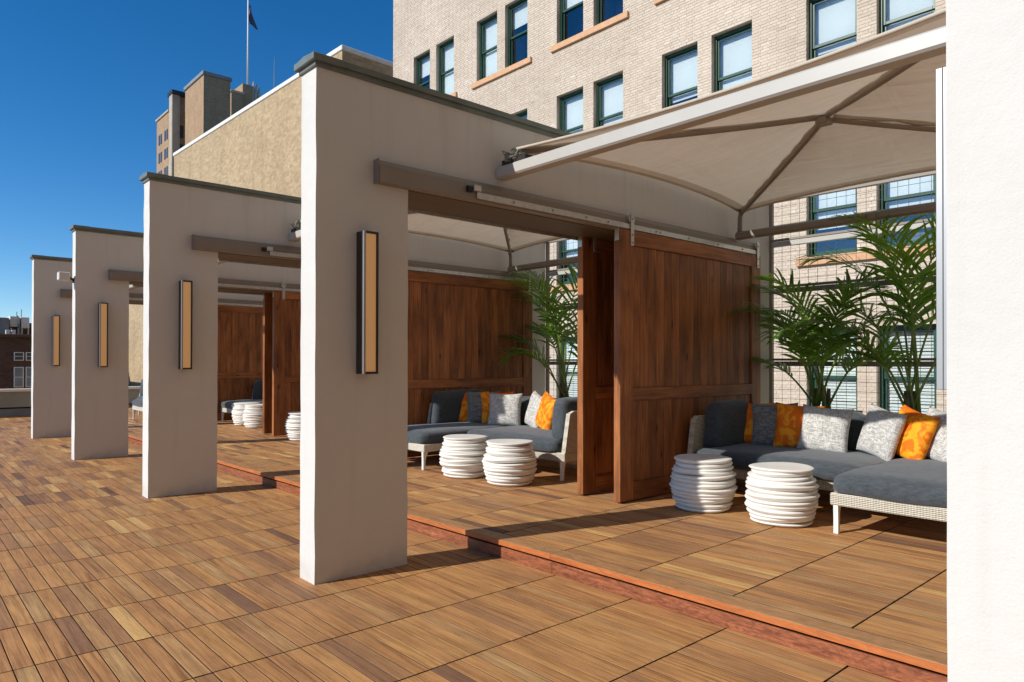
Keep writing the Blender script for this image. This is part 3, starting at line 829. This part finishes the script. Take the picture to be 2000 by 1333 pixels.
P0 = [(4.22, -.46, 200, 13, 0, 'orange', 'orange pillow beside the dark arm cushion, partly behind a grey pillow'),
      (4.20, -.68, 196, 12, -2, 'pillow_grey', 'mid grey woven pillow between two orange pillows on the nearest sofa'),
      (4.18, -.93, 198, 13, 3, 'orange', 'orange pillow between the mid grey and the pale grey pillow'),
      (4.13, -1.19, 192, 17, 4, 'pillow_light', 'pale grey woven pillow in the middle of the nearest sofa'),
      (4.20, -1.61, 152, 14, 10, 'pillow_light', 'pale grey woven pillow left of the patterned orange pillow on the nearest sofa'),
      (4.22, -1.84, 150, 15, 12, 'orange', 'light orange patterned pillow between two pale grey pillows at right'),
      (4.24, -2.06, 150, 14, 8, 'pillow_light', 'pale grey pillow cut off by the wall at the right edge')]
for i, (x, y, yw, ln, rl, mt, lb) in enumerate(P0): pillow(x, y, ZS-.005, yw, ln, rl, mt, lb, 20+i)
P1 = [(3.70, 3.26, 236, 12, 0, 'orange', 'narrow orange pillow beside the dark arm cushion of the second sofa'),
      (3.74, 3.09, 234, 10, 0, 'pillow_grey', 'grey pillow squeezed between orange pillows on the second sofa'),
      (3.84, 2.92, 240, 12, 0, 'orange', 'orange pillow behind the pale pillow on the second sofa'),
      (3.72, 2.66, 216, 16, 0, 'pillow_light', 'square pale grey pillow in the middle of the second sofa'),
      (3.80, 2.22, 160, 12, 12, 'pillow_light', 'pale pillow standing on its corner near the right of the second sofa'),
      (3.70, 1.92, 160, 12, 14, 'orange', 'orange pillow tucked behind the right arm cushion of the second sofa')]
for i, (x, y, yw, ln, rl, mt, lb) in enumerate(P1): pillow(x, y, ZS-.005, yw, ln, rl, mt, lb, 40+i)

# ------------------------------------------------------------------ garden stools
def stool_mesh(seed):
    rn = random.Random(seed); mb = MB(); seg = 56
    n = 13; z = 0; prof_r = lambda t: .180+.088*math.sin(math.pi*min(1, (t*.86+.10)))**.8
    Ht = .425; hs = [rn.uniform(.85, 1.2) for _ in range(n)]; sc = Ht/sum(hs)
    for k in range(n):
        h = hs[k]*sc; t = (z+h/2)/Ht
        r0 = prof_r(t)*(1+rn.uniform(-.018, .03)) if k < n-1 else .236
        a1, a2 = rn.uniform(0, 6.28), rn.uniform(0, 6.28); tl = rn.uniform(.003, .010) if 0 < k < n-1 else 0
        ex = rn.uniform(.0, .008); hh = h*1.25 if 0 < k < n-1 else h
        prof = [(-.036, -.5), (-.020, -.33), (-.010, -.12), (-.002, .08), (0, .20), (-.002, .33), (-.009, .43), (-.036, .5)]
        vs = []
        for (dr, dz) in prof:
            for s_ in range(seg):
                a = 2*math.pi*s_/seg
                rr = r0+dr+ex*math.cos(a-a1)+.004*math.cos(3*a+a2)
                if k == n-1 and dz > 0: pass
                vs.append((rr*math.cos(a), rr*math.sin(a), z+h/2+dz*hh+tl*math.cos(a-a2)+.0022*math.cos(2*a+a1)))
        nn = len(prof); fs = []
        for i in range(nn-1):
            for s_ in range(seg): s2 = (s_+1) % seg; fs.append((i*seg+s_, i*seg+s2, (i+1)*seg+s2, (i+1)*seg+s_))
        fs += [[s_ for s_ in range(seg)][::-1], [(nn-1)*seg+s_ for s_ in range(seg)]]
        mb.add(vs, fs); z += h
    me = mb.mesh('garden_stool', M['ceramic'], False)
    sm = [len(p.vertices) == 4 for p in me.polygons]; me.polygons.foreach_set('use_smooth', sm); return me
ST = [(3.10, -1.347, 'white ridged ceramic stool fully in sun beside the nearest chaise'),
      (3.09, -.655, 'white ridged ceramic stool half in shade next to the nearest wooden door'),
      (2.68, 1.33, 'white ridged ceramic stool at right of the pair in the second cabana'),
      (2.635, 2.01, 'white ridged ceramic stool at left of the pair in the second cabana'),
      (2.90, 6.54, 'white ridged stool half hidden by the left edge of the middle wall'),
      (3.19, 9.10, 'small far white stool touching the dark door edge'),
      (3.22, 9.74, 'small far white stool beside the farthest chaise')]
for i, (x, y, lb) in enumerate(ST):
    o = link('garden_stool', stool_mesh(60+i), None, (x, y, ZP), (0, 0, i*.9)); tag(o, lb, 'stool', 'white ridged stools')

# ------------------------------------------------------------------ palms and planters
def frond_mesh(rn, length, e0, bend, nl=34, ll=.42, start=.42, side_droop=.62):
    """frond in its own frame: leaves the origin going up (+z) and out (+x)"""
    mb = MB(); pts = []; p = Vector((0, 0, 0)); n = 26; el = e0
    tw = rn.uniform(-.25, .25)
    for i in range(n+1):
        pts.append(p.copy()); t = i/n
        d = Vector((math.cos(el), tw*t*t*.6, math.sin(el))).normalized(); p = p+d*(length/n)
        el -= bend/n*(.05+2.5*t*t)
    mb.tube(pts, [.0125*(1-.82*i/n)+.0012 for i in range(n+1)], 6, mi=1)
    for i in range(nl):
        t = start+(1-start)*(i/(nl-1))**.95
        f = t*n; a = min(int(f), n-1); base = pts[a].lerp(pts[a+1], f-a); tan = (pts[a+1]-pts[a]).normalized()
        sd = Vector((0, 1, 0)); sd = (sd-tan*sd.dot(tan)).normalized(); nm = sd.cross(tan)
        if nm.z < 0: nm = -nm
        s = (t-start)/(1-start)
        Ln = ll*(.55+.45*math.sin(math.pi*min(1, s*.85+.12)))*(1 if s < .85 else 1-.45*(s-.85)/.15)*rn.uniform(.88, 1.1)
        wd = .0195*(1-.25*s)*rn.uniform(.7, 1.2)
        for sg in (-1, 1):
            ang = rn.uniform(.42, .62)*(1-.45*s)
            dr = (sd*sg*.75*rn.uniform(.8, 1.15)+tan*(.55+.5*s)*rn.uniform(.8, 1.25)+nm*rn.uniform(.02, .30)).normalized()
            q = base.copy(); vs = []; dcur = dr.copy(); K = 5
            for k in range(K+1):
                u = k/K; wk = wd*(.55+.9*u)*(1-u**2.4)+.0009
                wv = dcur.cross(nm).normalized()
                vs += [q-wv*wk, q+nm*wk*.35, q+wv*wk]
                dcur = (dcur+Vector((0, 0, -side_droop*(.10+.30*u)*rn.uniform(.8, 1.2)))).normalized(); q = q+dcur*(Ln/K)
            fs = []
            for k in range(K):
                o = k*3; fs += [(o, o+1, o+4, o+3), (o+1, o+2, o+5, o+4)]
            mb.add(vs, fs)
    return mb.mesh('frond', [M['leaf'], M['stem']], True, False)

def palm(x, y, z, seed, hgt, label, specs, planter=None):
    r = empty('palm_plant', (x, y, z)); tag(r, label, 'palm', 'potted palms behind the sofas')
    rn = random.Random(seed)
    for i in range(3):
        a = rn.uniform(0, 6.28); b = Vector((.045*math.cos(a+i*2), .06*math.sin(a+i*2), 0))
        MB().tube([b, b+Vector((0, 0, .12)), b*1.1+Vector((0, 0, .26))], [.030, .026, .018], 8).build('stem', M['stem_base'], r, smooth=True)
    for (az, ln, e0, bd) in [(a, l, min(87, e+3), b*1.18) for i, (a, l, e, b) in enumerate(specs) if i not in (4, 9)]:
        me = frond_mesh(rn, ln*hgt, rad(e0), rad(bd), nl=rn.randint(17, 21), ll=.41*hgt/1.7+.03, start=rn.uniform(.40, .50))
        link('frond', me, r, (rn.uniform(-.05, .05), rn.uniform(-.07, .07), .02), (0, 0, rad(az)))
    return r
def planter(x, y, sx, sy, h, label):
    r = empty('planter', (x, y, ZP)); tag(r, label, 'planter', 'brown planters behind the sofas')
    mb = MB(); hx, hy = sx/2, sy/2; t = .03
    for (a, b, c, d) in ((-hx, hx, -hy, -hy+t), (-hx, hx, hy-t, hy), (-hx, -hx+t, -hy+t+.0005, hy-t-.0005), (hx-t, hx, -hy+t+.0005, hy-t-.0005)):
        MB().box(a, b, c, d, 0, h, .004).build('side_panel', M['planter'], r)
    box('soil', -hx+t+.001, hx-t-.001, -hy+t+.001, hy-t-.001, .05, h-.03, M['soil'], r, 0)
    return r
# azimuth 180 = towards the terrace (-x), 90 = +y (left in the photo)
SPEC1 = [(100, 1.02, 80, 100), (125, .92, 74, 120), (150, 1.0, 80, 85), (80, .90, 70, 120), (200, .95, 82, 80), (235, .95, 76, 95), (265, 1.0, 80, 80),
         (280, .88, 70, 115), (180, .80, 66, 120), (110, .74, 60, 110), (60, .86, 76, 95), (220, .76, 62, 120), (95, .60, 50, 95), (255, .66, 58, 115)]
SPEC2 = [(95, 1.0, 86, 55), (110, .96, 78, 95), (140, 1.02, 84, 75), (175, 1.0, 80, 85), (215, .98, 82, 80), (250, 1.02, 84, 70), (275, .95, 76, 100),
         (80, .84, 68, 115), (120, .72, 64, 120), (200, .78, 66, 115), (265, .76, 64, 110), (160, .62, 55, 110)]
planter(5.10, -.76, .40, .58, .73, 'brown planter box behind the middle of the nearest sofa')
planter(5.10, -1.55, .40, .58, .73, 'brown planter box behind the right pillows of the nearest sofa')
palm(5.08, -.74, ZP+.69, 3, 1.62, 'lower spreading palm left of the taller one behind the nearest sofa', SPEC1)
palm(5.08, -1.60, ZP+.69, 4, 2.02, 'tallest palm, at right behind the nearest sofa', SPEC2)
planter(5.08, 2.92, .40, .58, .70, 'brown planter box behind the second sofa')
palm(5.06, 2.94, ZP+.66, 5, 1.95, 'palm left of the nearest wooden doors, behind the second sofa', SPEC2)

# ------------------------------------------------------------------ end parapet
pw = empty('parapet_wall', (0, 17.15, 0)); tag(pw, 'low grey-green parapet with a white cap at the far left end of the deck', 'parapet')
box('wall_panel', -9, 6, .03, .25, .23, .61, M['parapet'], pw, .003)
box('base_panel', -9, 6, .06, .25, .002, .195, M['roof_grey'], pw, .003)
box('groove', -9, 6, .10, .25, .1955, .2295, M['dark'], pw, 0)
box('cap', -9, 6, -.04, .30, .6105, .675, M['white_trim'], pw, .004)
box('kerb_trim', -9, 6, .002, .058, .001, .02, M['nosing'], pw, .002)

# ------------------------------------------------------------------ buff brick building behind
XB = 12.0
bb = empty('brick_building', (0, 0, 0)); tag(bb, 'pale buff brick building with green sash windows behind the cabanas', 'building')
BY1, BY0, BZ0, BZ1 = 18.97, -14.0, -30.0, 24.0
cols = [2.85+3.68*i for i in range(-2, 5)]      # left jamb (larger y) of each pair
rows = [12.29, 8.865, 5.47, 2.05]               # window heads
WW, WP, WH = 1.03, 1.41, 1.97
openings = []
for cy in cols:
    for zt in rows:
        for o in (0, WP): openings.append((cy-o-WW, cy-o, zt-WH, zt))
def rect_holes(y0, y1, z0, z1, holes):
    ys = sorted(set([y0, y1]+[h[0] for h in holes]+[h[1] for h in holes])); zs = sorted(set([z0, z1]+[h[2] for h in holes]+[h[3] for h in holes]))
    mb = MB(); idx = {}; V = []; F = []
    def vid(i, k):
        if (i, k) not in idx: idx[(i, k)] = len(V); V.append((XB+.006, ys[i], zs[k]))
        return idx[(i, k)]
    for i in range(len(ys)-1):
        for k in range(len(zs)-1):
            cy, cz = (ys[i]+ys[i+1])/2, (zs[k]+zs[k+1])/2
            if any(h[0] < cy < h[1] and h[2] < cz < h[3] for h in holes): continue
            F.append((vid(i, k), vid(i, k+1), vid(i+1, k+1), vid(i+1, k)))
    mb.add(V, F); return mb
mb = rect_holes(BY0, BY1, BZ0, BZ1, openings)
for (a, b, c, d) in openings:                    # reveals
    mb.add([(XB+.006, a, c), (XB+.006, b, c), (XB+.006, b, d), (XB+.006, a, d), (XB+.30, a, c), (XB+.30, b, c), (XB+.30, b, d), (XB+.30, a, d)],
           [(0, 1, 5, 4), (1, 2, 6, 5), (2, 3, 7, 6), (3, 0, 4, 7)])
mb.add([(XB+.006, BY1, BZ0), (XB+.006, BY1, BZ1), (XB+18, BY1, BZ1), (XB+18, BY1, BZ0), (XB+.006, BY0, BZ1), (XB+18, BY0, BZ1), (XB+.006, BY0, BZ0), (XB+18, BY0, BZ0)],
       [(0, 1, 2, 3), (1, 4, 5, 2), (4, 6, 7, 5), (2, 5, 7, 3)])
wall = link('wall', mb.mesh('wall', M['mortar']), bb)
CH, BL, MJ = .0677, .213, .010
bricks = []
k0 = int((-1.2)/CH)
for k in range(k0, int(18.0/CH)):
    z0 = k*CH; z1 = z0+CH-MJ; off = (k % 2)*BL/2; hd = (k % 6 == 0)
    Lb = BL/2 if hd else BL
    y = -1.6-off*.5
    while y < BY1:
        a, b = y, min(y+Lb-MJ, BY1)
        y += Lb
        segs = [(a, b)]
        for (h0, h1, h2, h3) in openings:
            if z1 > h2+.001 and z0 < h3-.001 and b > h0 and a < h1:
                ns = []
                for (p, q) in segs:
                    if q <= h0 or p >= h1: ns.append((p, q)); continue
                    if p < h0-.02: ns.append((p, h0))
                    if q > h1+.02: ns.append((h1, q))
                segs = ns
        for (p, q) in segs:
            pj = project((XB, (p+q)/2, z0)) if q-p > .025 else None
            if pj and -80 < pj[0] < 2100 and -120 < pj[1] < 1000: bricks.append((p, q, z0, z1, not hd and abs(q-p-(BL-MJ)) < 1e-6))
def brick_pts(L, Hh, pr): return [(0, 0, 0), (0, L, 0), (0, L, Hh), (0, 0, Hh), (-pr, .002, .002), (-pr, L-.002, .002), (-pr, L-.002, Hh-.002), (-pr, .002, Hh-.002)]
BF = [(4, 7, 6, 5), (0, 4, 5, 1), (1, 5, 6, 2), (2, 6, 7, 3), (3, 7, 4, 0)]
def bscore(b):
    q = project((XB, (b[0]+b[1])/2, (b[2]+b[3])/2))
    if not b[4] or q is None or not (1506 < q[0] < 1822 and 360 < q[1] < 790): return 1e6
    return q[2]
order = sorted(range(len(bricks)), key=lambda i: bscore(bricks[i])); top = set(order[:300])
def btone(): return (min(1, max(0, random.gauss(.55, .15))), random.random(), random.random(), 1)
bpool = []
for i in range(24):
    me = bpy.data.meshes.new('brick'); me.from_pydata(brick_pts(BL-MJ, CH-MJ, random.uniform(.005, .009)), [], BF); me.materials.append(M['brick'])
    attr(me, 'tone', 'FLOAT_COLOR', [btone()]*8); me.update(); bpool.append(me)
V, F, TN = [], [], []
for i, (p, q, z0, z1, full) in enumerate(bricks):
    if i in top: link('brick', random.choice(bpool), wall, (XB+.0058, p, z0)); continue
    n = len(V); pr = random.uniform(.005, .009)
    V += [(XB+.0058+a, p+b, z0+c) for (a, b, c) in brick_pts(q-p, z1-z0, pr)]; F += [[j+n for j in f] for f in BF]; TN += [btone()]*8
me = bpy.data.meshes.new('bricks'); me.from_pydata(V, [], F); me.materials.append(M['brick']); attr(me, 'tone', 'FLOAT_COLOR', TN); me.update()
link('bricks', me, wall)['kind'] = 'stuff'

sky_blocker = rect_holes(0, 1, 0, 1, []); sky_blocker.v = []; sky_blocker.f = []; sky_blocker.m = []  # added unseen block behind the camera, keeps sky light off shaded walls
sky_blocker.box(-26, XB+.004, -13.0, -9.0, BZ0, 30, 0)
sky_blocker.build('sky_blocker', M['sky_blocker_brick'], bb)

# windows: shared meshes, one window object per opening
def win_meshes():
    d = {}
    mb = MB(); t = .055
    for (y0, y1, z0, z1) in ((0, t, 0, WH), (WW-t, WW, 0, WH), (t+.001, WW-t-.001, 0, .07), (t+.001, WW-t-.001, WH-.07, WH)): mb.box(.13, .26, y0, y1, z0, z1, .006)
    d['window'] = mb.mesh('window', M['green'])
    def sash(x, z0, z1):
        mb = MB(); s = .045
        for (a, b, c, e) in ((t+.004, t+s, z0, z1), (WW-t-s, WW-t-.004, z0, z1), (t+s+.001, WW-t-s-.001, z0, z0+.06), (t+s+.001, WW-t-s-.001, z1-.05, z1)): mb.box(x, x+.035, a, b, c, e, .004)
        return mb.mesh('sash', M['green'])
    mid = WH*.49
    d['s1'] = sash(.17, mid-.02, WH-.072); d['s2'] = sash(.206, .072, mid+.025)
    def pane(x, z0, z1): return MB().add([(x, t+.042, z0-.004), (x, WW-t-.042, z0-.004), (x, WW-t-.042, z1+.004), (x, t+.042, z1+.004)], [(0, 3, 2, 1)]).mesh('pane', M['glass'], recalc=False)
    d['p1'] = pane(.187, mid+.042, WH-.124); d['p2'] = pane(.223, .134, mid-.027)
    d['room'] = MB().add([(.9, -.4, -.3), (.9, WW+.4, -.3), (.9, WW+.4, WH+.2), (.9, -.4, WH+.2), (.305, -.4, -.3), (.305, WW+.4, -.3), (.305, WW+.4, WH+.2), (.305, -.4, WH+.2)],
                         [(0, 1, 2, 3), (0, 4, 5, 1), (1, 5, 6, 2), (2, 6, 7, 3), (3, 7, 4, 0)]).mesh('interior', M['room'])
    return d
WM = win_meshes()
BLM = {}
def blind_mesh(fr):
    fr = round(fr, 2)
    if fr not in BLM: BLM[fr] = MB().box(.29, .296, .03, WW-.03, WH*(1-fr), WH-.02, 0).mesh('blind', M['blind'])
    return BLM[fr]
def slat_blind():
    if 'slat' not in BLM:
        mb = MB()
        for i in range(30):
            z = .05+i*.062; mb.add([(.275, .04, z), (.275, WW-.04, z), (.298, WW-.04, z+.05), (.298, .04, z+.05)], [(0, 1, 2, 3)])
        BLM['slat'] = mb.mesh('blind', M['blind'])
    return BLM['slat']
FR = {}
for cy in cols:
    for ri, zt in enumerate(rows):
        for o in (0, WP):
            wv = link('window', WM['window'], bb, (XB, cy-o-WW, zt-WH))
            link('sash', WM['s1'], wv); link('sash', WM['s2'], wv); link('pane', WM['p1'], wv); link('pane', WM['p2'], wv); link('interior', WM['room'], wv)
            if ri == 3: link('blind', slat_blind(), wv)
            else: link('blind', blind_mesh(random.choice([.58, .62, .85, .62, .7]) if ri == 1 else random.choice([.5, .9, .7, .35, .6])), wv)
        box('sill', XB-.07, XB+.129, cy-WP-WW-.20, cy+.20, zt-WH-.17, zt-WH-.002, M['stone_sill'], bb, .008)

# ------------------------------------------------------------------ tan brick building on the left
tb = empty('tan_brick_building', (13.8, 26.48, 0), rad(1.45)); tag(tb, 'windowless tan brick building with a white coping behind the second wall', 'building')
box('wall', 0, 16, 0, 24.0, -30, 16.0, M['tan_brick'], tb, 0)
cp = MB().box(-.06, 16.1, -.06, .35, 16.002, 16.25, .03); cp.build('coping', M['white_trim'], tb)
MB().box(-.06, .35, .351, 24.1, 16.002, 16.25, .03).build('coping', M['white_trim'], tb)
box('low_wing', .3, 14, 24.01, 46, -30, 9.0, M['tan_brick'], tb, 0)
MB().box(.2, .7, 24.02, 46.1, 9.002, 9.3, .02).build('coping', M['white_trim'], tb)

# ------------------------------------------------------------------ far tower
tw = empty('brick_tower', (0, 0, 0)); tag(tw, 'far stepped tan brick tower with dark windows under the flagpole', 'building')
box('shaft', 46.33, 51.7, 150, 162.2, -30, 60.9, M['tower_brick'], tw, 0)
box('shaft_coping', 46.05, 52.0, 149.7, 162.5, 60.9, 61.75, M['roof_grey'], tw, .1)
box('slab', 44.62, 57, 165.9, 177.5, -30, 57.4, M['tower_brick'], tw, 0)
box('corner_pier', 44.25, 45.9, 164.4, 166.6, -30, 60.4, M['tower_stone'], tw, .1)
box('pier_cap', 44.15, 47.4, 164.3, 167.6, 60.42, 61.4, M['lamp_metal'], tw, .1)
box('pier_back', 45.91, 47.1, 165.0, 167.4, -30, 60.4, M['tower_brick'], tw, 0)
box('slab_coping', 44.35, 57.3, 167.8, 177.8, 57.42, 58.0, M['tower_stone'], tw, .1)
for i in range(9):
    z = 53.8-i*4.2
    for y in (168.6, 170.2, 173.2, 174.8):
        box('window', 44.53, 44.66, y, y+1.0, z-2.3, z, M['tower_glass'], tw, .02)
    box('window', 46.0, 46.8, 164.93, 165.05, z-2.6, z+.2, M['tower_glass'], tw, .02)
box('crown_block', 58.9, 61.6, 170, 176, -30, 66.2, M['tower_brick'], tw, 0)
box('crown_coping', 58.6, 61.9, 169.7, 176.3, 66.2, 66.8, M['tower_stone'], tw, .1)
box('crown_block', 61.91, 64.3, 171, 178, -30, 69.4, M['tower_brick'], tw, 0)
box('crown_block', 64.31, 66.8, 171.5, 178, -30, 67.4, M['tower_stone'], tw, 0)
for i, x in enumerate((64.5, 65.2, 66.0)): MB().tube([(x, 171.3, 60), (x, 171.3, 68.6), (x+.2, 171.3, 70.6-i*.4)], [.4, .35, .15], 6).build('finial', M['tower_stone'], tw)
box('parapet', 52.2, 58.5, 170, 171, -30, 60.6, M['tower_stone'], tw, .1)
for x in (52.8, 54.2, 55.7, 57.2): MB().tube([(x, 169.8, 58), (x, 169.8, 62.4), (x, 169.8, 63.4)], [.3, .28, .1], 6).build('finial', M['tower_stone'], tw)
fp = empty('flagpole', (64.62, 175, 69.4)); tag(fp, 'tall thin white flagpole with a limp dark flag on the tower', 'flagpole')
MB().tube([(0, 0, 0), (0, 0, 26)], [.26, .14], 8).build('pole', M['white_trim'], fp, smooth=True)
vs = []; fs = []; n = 14
for i in range(n+1):
    for j in range(5):
        t = i/n; u = j/4
        vs.append((.25+u*(1.1+1.3*t)*(.35+.65*t)+.12*math.sin(7*t+3*u), .25*math.sin(5*u+4*t), 22.2-5.2*t-u*.9))
for i in range(n):
    for j in range(4): fs.append((i*5+j, i*5+j+1, i*5+j+6, i*5+j+5))
flag = MB().add(vs, fs); flag.m = [1 if (i//4) in (5, 8) else 0 for i in range(len(fs))]
fo = flag.build('flag', [M['flag'], M['flag_red']], fp, smooth=True); md = fo.modifiers.new('thick', 'SOLIDIFY'); md.thickness = .03
an = MB().tube([(71.37, 175, -30), (71.37, 175, 75), (71.37, 175, 80.1)], [.2, .12, .04], 5).build('radio_mast', M['roof_grey'])
tag(an, 'thin grey radio mast right of the flagpole', 'mast')

# ------------------------------------------------------------------ dark brick building at far left
db = empty('dark_brick_building', (-30, 60, 0)); tag(db, 'dark red brick building in shade at the far left', 'building')
box('wall', 0, 37.5, 0, 20, -30, 3.1, M['dark_brick'], db, 0)
box('cornice', -.2, 37.7, -.25, 20, 3.102, 3.35, M['dark_brick'], db, .03)
box('string_course', 0, 37.5, -.06, 0.0, .35, .6, M['dark_brick'], db, .01)
for x in (31.07, 33.0, 35.07, 35.78, 29.1, 27.1):
    for z, hh in ((1.42, .62), (-.55, 1.5)):
        wn = box('window', x, x+.60, -.08, -.001, z, z+hh, M['white_trim'], db, .01)
        for zz in (z+.05, z+hh/2+.02): box('pane', x+.06, x+.54, -.09, -.081, zz, zz+hh/2-.07, M['tower_glass'] if hh < 1 else M['roof_grey'], wn, 0)
ph = box('rooftop_plant_room', -6, 5.2, 64, 72, 3.36, 4.75, M['roof_grey'], None, .02); tag(ph, 'grey rooftop plant room on the dark brick building', 'plant room')
sh = box('rooftop_shed', 5.25, 9.5, 67.5, 72, 3.36, 4.55, M['dark_brick'], None, .02); tag(sh, 'dark shed behind the cream unit on the dark brick roof', 'shed')
cbx = empty('rooftop_unit', (5.3, 64.5, 3.36)); tag(cbx, 'cream rooftop unit raised above the dark brick building', 'rooftop unit')
box('cabinet', 0, .62, 0, 2, .72, 1.55, M['white_trim'], cbx, .03); box('cabinet', .72, 1.25, 0, 2, .62, 1.5, M['white_trim'], cbx, .03)
for x in (.1, .55, .8, 1.2): box('support_leg', x-.04, x+.04, .1, .18, 0, .619, M['white_trim'], cbx, 0)
MB().tube([(.66, -.1, 0), (.45, -.1, 1.6)], .05, 6).build('brace', M['roof_grey'], cbx)
for i, (x, hh) in enumerate(((4.3, .5), (4.6, .35), (5.9, .6), (6.2, .8))):
    o = MB().tube([(x, 66, 3.36), (x, 66, 4.75+hh)], .03, 5).build('vent_pipe', M['roof_grey']); tag(o, ['leftmost thin vent pipe', 'second thin vent pipe from the left', 'third thin vent pipe from the left', 'rightmost thin vent pipe'][i]+' on the dark brick roof', 'pipe', 'vent pipes on the dark brick roof')
for i, x in enumerate((4.85, 5.2)):
    o = box('air_conditioner', x, x+.25, 62.5, 62.9, 3.36, 3.75, M['white_plastic'], None, .02); tag(o, ['left', 'right'][i]+' small white air conditioner on the dark brick roof', 'air conditioner')
